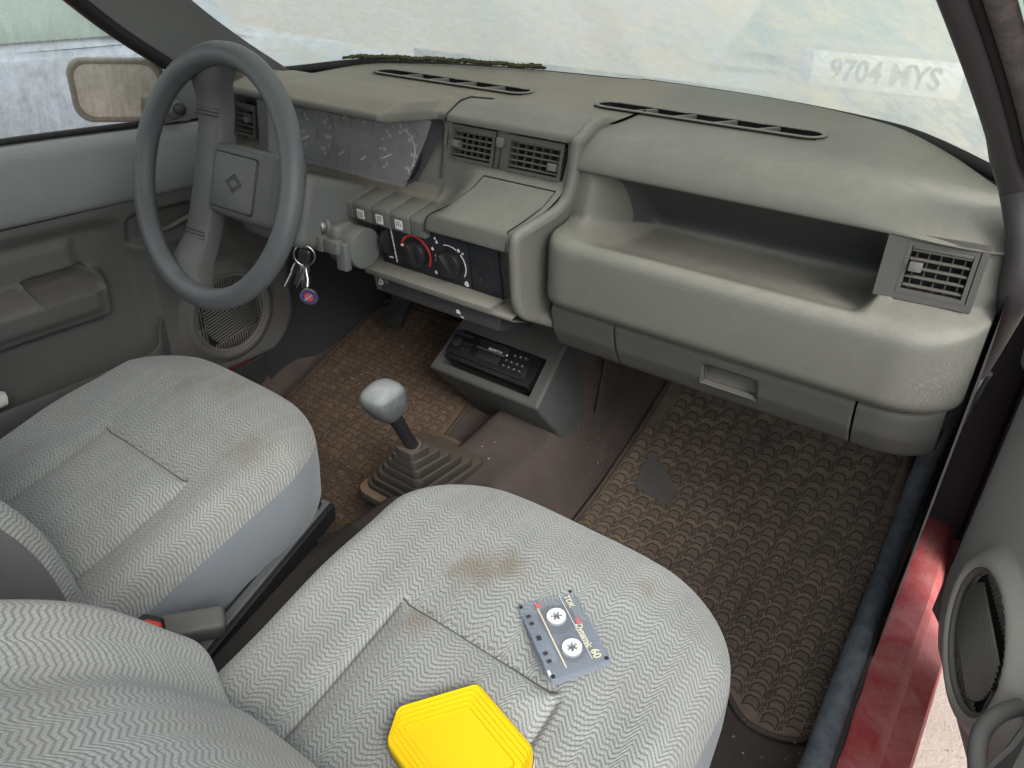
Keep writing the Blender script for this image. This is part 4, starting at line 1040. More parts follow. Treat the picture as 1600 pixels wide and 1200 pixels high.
# ------------------------------------------------------------------ key bunch in the ignition
def keys():
    K = Vector((-.249, .118, .580))
    s = empty('key_bunch', K, 'bunch of keys with round blue-and-red fob hanging from the ignition', 'keys')
    def kp(o): o.parent = s; o.matrix_parent_inverse = Matrix.Translation(-K); return o
    kp(tube('ignition_key', [K+Vector((0, .008, 0)), K+Vector((0, -.012, -.004)), K+Vector((-.001, -.022, -.012)), K+Vector((-.002, -.028, -.026))], [.0035, .0045, .0055, .007], M['black'], seg=10, flat=.5))
    rc = K+Vector((-.002, -.030, -.044)); ring = []
    for k in range(28):
        a = 2*math.pi*k/28; ring.append(rc+Vector((.8*.0165*math.cos(a), .6*.0165*math.cos(a), .0165*math.sin(a))))
    kp(mesh('key_ring', *tube_vf(ring, .0014, 8, True), M['steel']))
    bm = bmesh.new(); bm_box(bm, (0, 0, 0), (.020, .008, .026), (0, .2, .4), .004, 3); o = kp(from_bm('key_head', bm, M['black'], None)); o.location = rc+Vector((0, .0, -.002))
    for j, (dx, tilt) in enumerate(((-.008, .35), (.0, .1), (.006, -.1), (-.012, .6), (.010, -.3))):
        bm = bmesh.new(); bm_box(bm, (0, 0, -.010), (.013, .0024, .016), None, .001); bm_box(bm, (0, 0, -.030), (.0075, .002, .028), None, .0005)
        for q in range(3): bm_box(bm, (.0042, 0, -.026-.006*q), (.002, .002, .003))
        o = kp(from_bm('key', bm, M['steel'] if j else M['dark_steel'], None)); o.location = rc+Vector((dx, -.002*j, -.012)); o.rotation_euler = (.1*j, tilt, .5+.5*j)
    # fob: metal rim, enamel disc, red circle, bar with lettering
    fc = rc+Vector((.013, -.010, -.063)); m = frame_mtx(fc, (.84, .54, .0), (.05, -.12, 1))
    kp(tube('fob_link', [rc+Vector((.004, -.004, -.016)), rc+Vector((.009, -.006, -.035)), fc+Vector((-.002, .0, .0165))], .0016, M['steel'], seg=6))
    bm = bmesh.new(); bm_cyl(bm, (0, 0, 0), .0148, .004, (0, 0, 1), 40, bev=.0008); bmesh.ops.transform(bm, matrix=m, verts=bm.verts[:]); kp(from_bm('fob_rim', bm, M['steel'], None))
    M['fob_blue'] = plain('fob_enamel', (.035, .035, .12), .25)
    bm = bmesh.new(); bm_cyl(bm, (0, 0, .0022), .0132, .001, (0, 0, 1), 40); bmesh.ops.transform(bm, matrix=m, verts=bm.verts[:]); kp(from_bm('fob_disc', bm, M['fob_blue'], None))
    bm = bmesh.new(); bm_cyl(bm, (0, 0, .0029), .0072, .0006, (0, 0, 1), 32); bmesh.ops.transform(bm, matrix=m, verts=bm.verts[:]); kp(from_bm('fob_circle', bm, M['red_print'], None))
    rz = Matrix.Rotation(R(38), 4, 'Z')
    bm = bmesh.new(); bm_box(bm, (0, 0, .0036), (.0195, .0042, .0006)); bmesh.ops.transform(bm, matrix=m @ rz, verts=bm.verts[:]); kp(from_bm('fob_bar', bm, M['fob_blue'], None))
    kp(text_part('fob_lettering', 'NISSAN', .0050, m @ rz @ Matrix.Translation((0, 0, .0041)), M['gold_print'], None, .0001))
keys()

# ------------------------------------------------------------------ console with radio
def console():
    C = Vector((-.08, .40, .10))
    s = empty('radio_console', C, 'dark grey wedge console under the dashboard holding the radio', 'console')
    def kp(o): o.parent = s; o.matrix_parent_inverse = Matrix.Translation(-C); return o
    xl, xr = -.212, .046
    # slanted face with a rectangular opening: front edge low, back edge high
    A = Vector((xl, .322, .250)); B = Vector((xr, .322, .250)); D = Vector((xl+.014, .420, .330)); E = Vector((xr-.010, .420, .330))
    def face(u, v): return (A*(1-u)+B*u)*(1-v)+(D*(1-u)+E*u)*v
    u0, u1, v0, v1 = .085, .905, .14, .76
    nrm = (B-A).cross(D-A).normalized()
    P = [A, B, E, D, face(u0, v0), face(u1, v0), face(u1, v1), face(u0, v1)]
    Q = [p-nrm*.045 for p in P[4:]]
    bl, br = Vector((xl+.05, .425, .115)), Vector((xr+.016, .445, .096)); ml = Vector((xl+.008, .330, .232)); 
    rb = Vector((xr+.035, .66, .24)); rt = Vector((xr+.005, .66, .46)); lb = Vector((xl+.05, .66, .24)); lt = Vector((xl+.02, .66, .46)); rm = Vector((xr+.040, .52, .150))
    V = P+Q+[bl, br, rb, rt, lb, lt, rm]
    F = [(0, 1, 5, 4), (1, 2, 6, 5), (2, 3, 7, 6), (3, 0, 4, 7), (4, 5, 9, 8), (5, 6, 10, 9), (6, 7, 11, 10), (7, 4, 8, 11), (8, 9, 10, 11),
         (0, 12, 13, 1), (1, 13, 18, 14, 15, 2), (0, 3, 17, 16, 12), (3, 2, 15, 17)]
    bm = bmesh.new(); vs = [bm.verts.new(v) for v in V]
    for f in F: bm.faces.new([vs[i] for i in f])
    es = [e for e in bm.edges if {vs.index(e.verts[0]), vs.index(e.verts[1])} in ({0, 1}, {1, 2}, {0, 3}, {1, 13}, {0, 12})]
    bmesh.ops.bevel(bm, geom=es, offset=.006, segments=3, affect='EDGES', profile=.5)
    kp(from_bm('housing', bm, M['console'], None, auto=40))
    # carpeted wedge behind, ribbed
    for k in range(9):
        y = .50+.014*k
        kp(box('console_rib', (.078, y, .235), (.006, .0035, .12), M['carpet'], None, rot=(R(-12), 0, 0), bev=.001))
    kp(mesh('console_side', [(.056, .46, .16), (.090, .54, .135), (.092, .64, .24), (.06, .64, .36), (.045, .48, .34)], [(0, 1, 2, 3, 4)], M['carpet'], smooth=False))
    # the radio
    m = frame_mtx(face((u0+u1)/2-.012, .47), B-A, D-A)
    r = empty('car_radio', m.translation, 'black cassette car radio with small buttons sitting in the console', 'radio'); r.matrix_world = m
    M['radio_black'] = plain('radio_plastic', (.012, .012, .014), .32, bump=.04, bscale=900); M['radio_grey'] = plain('radio_key_grey', (.03, .03, .033), .4)
    bm = bmesh.new(); bm_box(bm, (0, 0, -.014), (.196, .060, .048), None, .002); from_bm('chassis', bm, M['radio_black'], r)
    bm = bmesh.new(); bm_box(bm, (-.006, .004, .0125), (.180, .050, .010), None, .002); from_bm('faceplate', bm, M['radio_black'], r)
    tube('trim_edge', [(-.094, -.021, .0175), (.083, -.021, .0175), (.084, .0, .0175)], .0008, M['radio_grey'], r, 6)
    box('cassette_slot', (.0, .020, .0178), (.068, .012, .0015), M['vent_dark'], r, bev=.0004)
    box('cassette_flap', (-.004, .0085, .0180), (.066, .0028, .0015), M['grey_metal'], r, bev=.0004)
    text_part('lettering', 'BRIGMTON', .0062, Matrix.Translation((.006, .0125, .0186)), M['white_print'], r, .0001, bold=.0002)
    prism('eject_symbol', [(-.0028, -.002), (.0028, -.002), (0, .0025)], .0004, M['white_print'], r, mtx=Matrix.Translation((.033, .0125, .0178)))
    box('display', (-.002, -.004, .0178), (.052, .016, .0012), M['radio_grey'], r, bev=.0004)
    cyl('volume_knob', (-.080, .004, .0195), .0105, .006, M['radio_grey'], r, seg=32, bev=.001)
    bmk = None
    spots = [(x, y) for x in (-.088, -.078, -.068, -.058) for y in (.022,)]+[(-.062, .006), (-.05, .008), (-.062, -.006), (-.05, -.004), (-.05, -.015)]+[(x, y) for x in (.038, .050, .062, .074) for y in (.002, -.009)]+[(.050, .016), (.062, .017), (.074, .018)]
    for (x, y) in spots:
        if bmk is None: ob = box('radio_button', (x, y, .0185), (.0085, .0060, .003), M['radio_grey'], r, bev=.0008); bmk = ob.data
        else: ob = link('radio_button', bmk, None, r, (x, y, .0185))
    for (x, y) in spots[9:]:
        bm = bmesh.new(); bm_box(bm, (x, y+.0003, .0202), (.0022, .0014, .0003)); from_bm('key_print', bm, M['white_print'], r, False)
console()

# ------------------------------------------------------------------ gear lever
def gear():
    B = Vector((-.085, .185, .135)); top = Vector((-.058, .112, .238)); K = Vector((-.060, .066, .338))
    s = empty('gear_lever', B, 'gear lever with worn grey knob rising from stepped rubber boot', 'gear lever')
    def kp(o): o.parent = s; o.matrix_parent_inverse = Matrix.Translation(-B); return o
    # stepped bellows: rounded squares, getting smaller
    sizes = [(.092, .118), (.080, .104), (.068, .088), (.056, .072), (.045, .056), (.034, .042), (.024, .028)]
    V = []; n = None; rows = 0
    for k, (a, b) in enumerate(sizes):
        t = k/(len(sizes)-1); c = B.lerp(top, t)
        for (sc, dz) in ((1.0, 0.0), (1.0, .011), (.97, .0145), (.90, .0155)):
            rr = rrect(2*a*sc, 2*b*sc, .02*sc*(a/.092)+.004, 5); n = len(rr); rows += 1
            for x, y in rr: V.append((c.x+x*.82, c.y+y*.82-.1*0, c.z-.012+dz+(-.25*(y*.82))*t*.5))
    F = [(r*n+i, r*n+(i+1) % n, (r+1)*n+(i+1) % n, (r+1)*n+i) for r in range(rows-1) for i in range(n)]+[tuple(range((rows-1)*n, rows*n))]
    kp(mesh('boot', V, F, M['boot'], auto=35))
    rr = rrect(.178, .232, .03); 
    kp(prism('boot_frame', rr, .012, M['boot_frame'], None, .004, Matrix.Translation((B.x, B.y+.004, B.z-.022))))
    kp(tube('lever_shaft', [top+Vector((0, .004, -.004)), top.lerp(K, .3), top.lerp(K, .75), K], [.0115, .0105, .0115, .013], M['black'], seg=16))
    kp(cyl('shaft_collar', top+Vector((0, 0, .003)), .0165, .007, M['boot'], None, (K-top).normalized(), 24, bev=.002))
    # knob: a rounded block, wider at the top, leaning with the lever; the sloping top carries the gear pattern
    z = (K-top).normalized(); m = frame_mtx(K+z*.012, (1, 0, 0), z.cross(Vector((1, 0, 0))))
    V = []; n = 28; R_ = [(-.030, .0125), (-.026, .017), (-.014, .0215), (0, .0255), (.014, .0275), (.025, .0265), (.033, .021), (.0375, .012), (.0385, .004)]
    for h, q in R_:
        for k in range(n):
            a = 2*math.pi*k/n; e = 2.7; c, d = math.cos(a), math.sin(a)
            q_ = q*1.13; x = q_*math.copysign(abs(c)**(2/e), c); y = q_*1.12*math.copysign(abs(d)**(2/e), d)
            V.append((x, y, h-.22*y*(1 if h > 0 else .3)))
    F = [(r*n+k, r*n+(k+1) % n, (r+1)*n+(k+1) % n, (r+1)*n+k) for r in range(len(R_)-1) for k in range(n)]+[tuple(range(n))[::-1], tuple(range((len(R_)-1)*n, len(R_)*n))]
    kb = mesh('knob', V, F, M['knob'], None); kb.data.transform(m); kp(kb); cut(kb, 1)
    # engraved shift pattern on the face turned to the camera
    e = frame_mtx(m @ Vector((.002, -.0285, .008)), m.to_3x3() @ Vector((1, 0, .0)), m.to_3x3() @ Vector((0, .1, 1)))
    for (x0, y0, x1, y1) in ((-.008, -.007, -.008, .007), (0, -.007, 0, .007), (.008, -.0, .008, .007), (-.008, 0, .008, 0)):
        kp(mesh('shift_pattern', *tube_vf([e @ Vector((x0, y0, .0015)), e @ Vector((x1, y1, .0015))], .0006, 6), M['white_print']))
M['knob'] = plastic('gear_knob_plastic', (.085, .092, .097), .45, (.33, .345, .345), .85, .3, 700, smear=.22)
M['boot'] = plastic('boot_rubber', (.036, .033, .030), .6, (.125, .10, .075), .6, .25, 700, smear=.1)
M['boot_frame'] = plastic('boot_frame_rubber', (.06, .058, .056), .6, (.26, .16, .09), .7, .3, 600, smear=.2)
gear()

# ------------------------------------------------------------------ between the seats
def between():
    B = Vector((-.085, -.03, .12))
    s = empty('handbrake', B, 'black handbrake lever with grey metal channel between the two seats', 'handbrake')
    def kp(o): o.parent = s; o.matrix_parent_inverse = Matrix.Translation(-B); return o
    a, b = Vector((-.112, -.035, .182)), Vector((-.035, -.330, .150)); d = (b-a).normalized(); n = Vector((0, 0, 1)); side = d.cross(n).normalized()
    for off, w, h, mt, nm, dz in ((-.011, .010, .03, 'black', 'lever_arm', -.006), (.0, .015, .012, 'grey_metal', 'channel', .006), (.011, .008, .026, 'black', 'lever_arm', -.006)):
        p = [a+side*off+n*dz, b+side*off+n*dz]; V = []
        for q in p:
            for u, v in ((-w/2, -h/2), (w/2, -h/2), (w/2, h/2), (-w/2, h/2)): V.append(q+side*u+n*v)
        F = [(0, 1, 5, 4), (1, 2, 6, 5), (2, 3, 7, 6), (3, 0, 4, 7), (0, 3, 2, 1), (4, 5, 6, 7)]
        o = kp(mesh(nm, V, F, M[mt], smooth=False)); mm = o.modifiers.new('b', 'BEVEL'); mm.width = .002; mm.segments = 2
    kp(box('mount', (-.075, -.12, .10), (.05, .10, .06), M['dark_steel'], bev=.006))
    B2 = Vector((-.03, -.33, .2))
    t = empty('seat_belt_buckle', B2, 'dark grey seat belt buckle with red button beside the driver seat', 'seat belt buckle')
    def kq(o): o.parent = t; o.matrix_parent_inverse = Matrix.Translation(-B2); return o
    m = frame_mtx((-.022, -.345, .232), (.50, .84, -.12), (-.80, .48, .3))
    bm = bmesh.new(); bm_box(bm, (0, 0, 0), (.105, .034, .034), None, .008, 3); bmesh.ops.transform(bm, matrix=m, verts=bm.verts[:]); kq(from_bm('buckle_sleeve', bm, M['buckle'], None))
    bm = bmesh.new(); bm_box(bm, (0, 0, 0), (.030, .044, .022), (0, 0, .4), .006, 3); o = kq(from_bm('buckle', bm, M['black'], None)); o.location = (-.008, -.392, .274)
    bm = bmesh.new(); bm_box(bm, (0, 0, 0), (.022, .013, .010), (0, 0, .4), .003, 2); o = kq(from_bm('release_button', bm, M['red_button'], None)); o.location = (.004, -.387, .289)
M['buckle'] = plastic('buckle_plastic', (.075, .075, .075), .5, (.2, .19, .17), .3, .2, 900, specks=.2)
between()

# ------------------------------------------------------------------ pedal in the driver's footwell
def pedal():
    P = Vector((-.43, .47, .26)); s = empty('pedal', P, 'ribbed black rubber pedal in the dark driver footwell', 'pedal')
    m = frame_mtx(P, (1, 0, 0), (0, .6, .8))
    bm = bmesh.new(); bm_box(bm, (0, 0, 0), (.055, .085, .012), None, .004); bmesh.ops.transform(bm, matrix=m, verts=bm.verts[:]); o = from_bm('pedal_pad', bm, M['rubber'], None); o.parent = s; o.matrix_parent_inverse = Matrix.Translation(-P)
    for k in range(6):
        bm = bmesh.new(); bm_box(bm, (0, -.034+.0135*k, .0075), (.050, .006, .005), None, .001); bmesh.ops.transform(bm, matrix=m, verts=bm.verts[:]); o = from_bm('rib', bm, M['rubber'], None); o.parent = s; o.matrix_parent_inverse = Matrix.Translation(-P)
    o = tube('pedal_arm', [P+Vector((0, .01, .02)), P+Vector((0, .08, .10)), P+Vector((0, .10, .22))], .009, M['black']); o.parent = s; o.matrix_parent_inverse = Matrix.Translation(-P)
pedal()

# ------------------------------------------------------------------ floor mats
def smooth_outline(pts, n=5):
    P = pts+pts[:3]; out = []
    for i in range(len(pts)):
        p0, p1, p2 = Vector(pts[i-1]), Vector(pts[i]), Vector(pts[(i+1) % len(pts)])
        a = p1+(p0-p1).normalized()*min(.045, (p0-p1).length*.45); b = p1+(p2-p1).normalized()*min(.045, (p2-p1).length*.45)
        for k in range(n+1):
            t = k/n; out.append(a*(1-t)**2+p1*2*t*(1-t)+b*t*t)
    return out
def inside(poly, x, y):
    c = False; n = len(poly)
    for i in range(n):
        a, b = poly[i], poly[i-1]
        if (a.y > y) != (b.y > y) and x < (b.x-a.x)*(y-a.y)/(b.y-a.y)+a.x: c = not c
    return c
def edge_dist(poly, x, y):
    p = Vector((x, y)); best = 9
    for i in range(len(poly)):
        a, b = poly[i-1], poly[i]; ab = b-a; t = max(0, min(1, (p-a).dot(ab)/max(ab.length_squared, 1e-9))); best = min(best, (a+ab*t-p).length)
    return best
def tread_mesh():
    """one tread cell: arrow-shaped ridge with two small lozenges, about 36 x 26 mm"""
    V = []; F = []
    def ridge(pts, w=.0016, h=.0028, closed=False):
        n = len(pts); P = [Vector((*p, 0)) for p in pts]; base = len(V)
        for i in range(n):
            t = (P[(i+1) % n]-P[i-1]) if closed else P[min(i+1, n-1)]-P[max(i-1, 0)]
            t.normalize(); s = Vector((-t.y, t.x, 0))
            for a, z in ((-1, 0), (-.6, h), (.6, h), (1, 0)): V.append(P[i]+s*a*w+Vector((0, 0, z)))
        for i in range(n if closed else n-1):
            j = (i+1) % n
            for k in range(3): F.append((base+i*4+k, base+j*4+k, base+j*4+k+1, base+i*4+k+1))
    ridge([(-.0120, -.0125), (-.0132, .003), (-.0068, .0115), (.0068, .0115), (.0132, .003), (.0120, -.0125), (.0052, -.0060), (-.0052, -.0060)], .0014, .0012, True)
    hexa = [(-.0100, -.0080), (-.0108, .0022), (-.0056, .0090), (.0056, .0090), (.0108, .0022), (.0100, -.0080), (.0055, -.0038), (-.0055, -.0038)]
    b0 = len(V); nh_ = len(hexa)
    V.extend(Vector((x*1.06, y*1.06, .0002)) for x, y in hexa); V.extend(Vector((x, y, .0010)) for x, y in hexa)
    plate_faces = [tuple(b0+nh_+k for k in range(nh_))[::-1]]
    for k in range(nh_): plate_faces.append((b0+k, b0+(k+1) % nh_, b0+nh_+(k+1) % nh_, b0+nh_+k))
    F.extend(plate_faces); first_plate = len(F)-len(plate_faces); n_plate = len(plate_faces)
    ridge([(.0160, .0025), (.0212, .0070), (.0212, .0125), (.0160, .0080)], .0012, .0012, True)
    ridge([(.0160, -.0105), (.0212, -.0060), (.0212, -.0005), (.0160, -.0050)], .0012, .0012, True)
    me = bpy.data.meshes.new('tread_block'); me.from_pydata([tuple(v) for v in V], [], F)
    for i in range(first_plate, first_plate+n_plate): me.polygons[i].material_index = 1
    me.update(); return me
def floor_mat(name, label, outline, bm_, rm_, px, py, keep=290):
    poly = smooth_outline([Vector(p) for p in outline])
    cx = sum(p.x for p in poly)/len(poly); cyy = sum(p.y for p in poly)/len(poly); O = Vector((cx, cyy, floor_z(cx, cyy)))
    s = empty(name, O, label, 'floor mat')
    def kp(o): o.parent = s; o.matrix_parent_inverse = Matrix.Translation(-O); return o
    wav = lambda x, y: .007+.0025*math.sin(x*19+1)*math.sin(y*15)
    zz = lambda x, y: floor_z(x, y)+wav(x, y)
    # sheet: rings shrinking to the centre, so the edge follows the outline exactly
    fine = []
    for i in range(len(poly)):
        a, b = poly[i], poly[(i+1) % len(poly)]; m_ = max(1, int((b-a).length/.012))
        fine += [a.lerp(b, k/m_) for k in range(m_)]
    poly_c = poly; poly = fine
    V = []; rings = 44; n = len(poly)
    for r in range(rings):
        k = 1-r/(rings-.7)
        for p in poly:
            x, y = cx+(p.x-cx)*k, cyy+(p.y-cyy)*k; V.append((x, y, zz(x, y)-(.006 if r == 0 else 0)))
    F = [(r*n+i, r*n+(i+1) % n, (r+1)*n+(i+1) % n, (r+1)*n+i) for r in range(rings-1) for i in range(n)]+[tuple(range((rings-1)*n, rings*n))]
    kp(mesh('mat_sheet', V, F, bm_))
    rim = [(p.x, p.y, zz(p.x, p.y)+.001) for p in poly]
    kp(mesh('mat_edge', *tube_vf(rim, .0045, 8, True), rm_))
    poly = poly_c
    me = tread_mesh(); me.materials.append(rm_); me.materials.append(bm_)
    x0, x1 = min(p.x for p in poly), max(p.x for p in poly); y0, y1 = min(p.y for p in poly), max(p.y for p in poly)
    cells = []
    i = 0; x = x0+.022
    while x < x1:
        y = y0+.012+(py/2 if i % 2 else 0)
        while y < y1:
            if inside(poly, x, y) and edge_dist(poly, x, y) > .018: cells.append((x, y))
            y += py
        x += px; i += 1
    cam = SC.camera.location
    cells.sort(key=lambda c: (c[0]-cam.x)**2+(c[1]-cam.y)**2)
    def place(x, y):
        sy = (zz(x, y+.01)-zz(x, y-.01))/.02; sx = (zz(x+.01, y)-zz(x-.01, y))/.02
        return frame_mtx(Vector((x, y, zz(x, y)))-O, (1, 0, sx), (0, 1, sy)) @ Matrix.Diagonal((px/.0375, py/.0285, 1, 1))
    if len(cells) > keep:                      # the farthest cells, dim under the dashboard, are one mesh
        RV = []; RF = []; RM = []
        for (x, y) in cells[keep:]:
            mm = place(x, y); b = len(RV); RV += [mm @ v.co for v in me.vertices]
            for p in me.polygons: RF.append(tuple(b+i for i in p.vertices)); RM.append(p.material_index)
        ro = mesh('tread_blocks', RV, RF, rm_, s, smooth=False); ro.data.materials.append(bm_); ro.data.polygons.foreach_set('material_index', RM); ro['kind'] = 'stuff'
    for (x, y) in cells[:keep]:
        sy = (zz(x, y+.01)-zz(x, y-.01))/.02; sx = (zz(x+.01, y)-zz(x-.01, y))/.02
        o = link('tread_block', me, None, s); nrm = Vector((-sx, -sy, 1)).normalized()
        m = frame_mtx(Vector((x, y, zz(x, y)))-O, (1, 0, sx), (0, 1, sy)); o.matrix_basis = m @ Matrix.Diagonal((px/.0375, py/.0285, 1, 1))
    # long dividing lines between the columns of tread
    x = x0+.022-px/2
    while x < x1-.02:
        seg_ = [y0+.006*k for k in range(int((y1-y0)/.006)) if inside(poly, x, y0+.006*k) and edge_dist(poly, x, y0+.006*k) > .012]
        if len(seg_) > 6: kp(mesh('tread_line', *tube_vf([(x, y, zz(x, y)+.0004) for y in seg_[::3]], .0011, 5), bm_))
        x += px
    return s, zz, kp
s1, zz1, kp1 = floor_mat('floor_mat', 'worn brown-black rubber mat with tyre tread pattern in the passenger footwell', [(.150, .70), (.600, .72), (.640, .56), (.652, .25), (.640, .135), (.555, .115), (.50, .17), (.14, .17), (.138, .50)], M['mat_base'], M['mat_rib'], .0325, .0268)
M['heel'] = plastic('worn_heel_patch', (.075, .075, .078), .5, (.17, .15, .13), .4, .2, 500, smear=.3)
# smooth heel patch on the passenger mat
kp1(mesh('heel_patch', [(x, y, zz1(x, y)+.0045) for x, y in ((.190, .523), (.269, .478), (.275, .437), (.195, .448), (.187, .492))], [(0, 1, 2, 3, 4)][::-1], M['heel'], smooth=False))
floor_mat('floor_mat', 'rusty brown rubber mat with tread pattern in the driver footwell', [(-.60, .60), (-.20, .62), (-.185, .30), (-.16, .0), (-.58, .0), (-.605, .25)], M['mat_base_d'], M['mat_rib_d'], .0325, .0268)

# ------------------------------------------------------------------ cassette and yellow case on the passenger seat
def seat_z(x, y):
    """top of the passenger cushion in world coordinates"""
    dg = bpy.context.evaluated_depsgraph_get(); ok, loc, nrm, *_ = SC.ray_cast(dg, Vector((x, y, .6)), Vector((0, 0, -1)))
    return loc.z, nrm
def cassette():
    bpy.context.view_layer.update()
    c2 = Vector((.414, -.168)); z, nrm = seat_z(c2.x, c2.y)
    ax = Vector((.086, -.060, 0)); 
    nrm = (nrm+Vector((0, 0, .5))).normalized()
    m = frame_mtx(Vector((c2.x, c2.y, z+.007)), ax, nrm.cross(ax))       # local x along the long side (towards the camera's lower right), y up the short side
    s = empty('cassette_tape', m.translation, 'clear plastic music cassette with white reels lying on the passenger seat', 'cassette'); s.matrix_world = m
    L, H, T = .1004, .0638, .0086
    M['tape_dark'] = plain('tape_brown', (.03, .026, .028), .4); M['tape_grey'] = clear('cassette_grey_clear', (.80, .83, .88), .22, .2, (.45, .48, .53))
    prism('shell_back', rrect(L, H, .002, 3), .0012, M['tape_grey'], s, mtx=Matrix.Translation((0, 0, -T/2)))
    rr = rrect(L, H, .002, 3); n = len(rr)
    V = [(x, y, z_) for z_ in (-T/2, T/2) for x, y in rr]+[(x*.975, y*.96, z_) for z_ in (T/2, -T/2) for x, y in rr]
    mesh('shell_wall', V, [(r*n+k, r*n+(k+1) % n, (r+1)*n+(k+1) % n, (r+1)*n+k) for r in range(3) for k in range(n)], M['tape_clear'], s, auto=30)
    prism('shell_front', rrect(L-.002, H-.002, .002, 3), .0010, M['tape_clear'], s, mtx=Matrix.Translation((0, 0, T/2-.0012)))
    # thick raised band along the open edge
    prism('tape_guard', [(-.033, -.0315), (.033, -.0315), (.029, -.0165), (-.029, -.0165)], .0022, M['tape_grey'], s, .0005, Matrix.Translation((0, 0, T/2-.0003)))
    for sx in (-1, 1):
        cx = sx*.0213
        V = []; nn = 40
        for k in range(nn):
            a = 2*math.pi*k/nn
            for q, z_ in ((.0100, .0), (.0100, .0056), (.0058, .0056), (.0058, -.001)): V.append((cx+q*math.cos(a), .002+q*math.sin(a), z_-.0005))
        mesh('reel_hub', V, [(k*4+j, ((k+1) % nn)*4+j, ((k+1) % nn)*4+j+1, k*4+j+1) for k in range(nn) for j in range(3)], M['clear_white'], s, auto=30)
        for k in range(6):
            a = R(60*k+15*sx); bm = bmesh.new(); bm_box(bm, (cx+.0046*math.cos(a), .002+.0046*math.sin(a), .0035), (.0022, .0016, .003), (0, 0, a)); from_bm('reel_tooth', bm, M['clear_white'], s, False)
        cyl('reel_hole', (cx, .002, -.0005), .0054, .0008, M['tape_dark'], s, seg=24)
        rw = .0190 if sx < 0 else .0130
        V = []
        for k in range(nn):
            a = 2*math.pi*k/nn
            for q, z_ in ((rw, -.002), (rw, .0015), (.0113, .0015)): V.append((cx+q*math.cos(a)*(1 if abs(cx+q*math.cos(a)) < .048 else .9), .002+q*math.sin(a), z_))
        mesh('tape_pack', V, [(k*3+j, ((k+1) % nn)*3+j, ((k+1) % nn)*3+j+1, k*3+j+1) for k in range(nn) for j in range(2)], M['tape_dark'], s, auto=30)
    for (x, y) in ((-.0465, -.028), (.0465, -.028), (-.0465, .028), (.0465, .028)):
        cyl('corner_screw', (x, y, T/2+.0002), .0021, .0012, M['black'], s, seg=16, bev=.0003)
    # printed lines and lettering, which run along the long side
    for y, h, mt in ((-.0125, .0014, 'gold_print'), (.0150, .0007, 'white_print')):
        bm = bmesh.new(); bm_box(bm, (-.002, y, T/2+.0001), (.088, h, .0003)); from_bm('print_line', bm, M[mt], s, False)
    zt = T/2+.0003
    for (x, y, w, h) in ((-.0415, -.0105, .007, .006), (-.006, .0205, .009, .005)):
        bm = bmesh.new(); bm_box(bm, (x, y, zt), (w, h, .0003), None); from_bm('print_block', bm, M['red_soft'], s, False)
    text_part('lettering', 'TDK', .0085, Matrix.Translation((-.034, .0215, zt)), M['gold_print'], s, .0001, bold=.0002)
    text_part('lettering', 'Dynamic', .0090, Matrix.Translation((.012, .0185, zt)), M['gold_print'], s, .0001, bold=.0002, shear=.3)
    text_part('lettering', '60', .0115, Matrix.Translation((.0375, .0205, zt)), M['gold_print'], s, .0001, bold=.0003)
    for (x, y, w) in ((-.030, -.0255, .004), (.030, -.0255, .004), (-.020, -.0255, .004), (.020, -.0255, .004), (0, -.0250, .006)):
        box('guide_hole', (x, y, T/2+.002), (w, .0045, .0009), M['tape_dark'], s, bev=.0006)
    box('write_tab', (.0405, -.0300, .0025), (.006, .003, .004), M['clear_white'], s, bev=.0004)
M['red_soft'] = plain('pink_print', (.42, .13, .14), .5)
cassette()
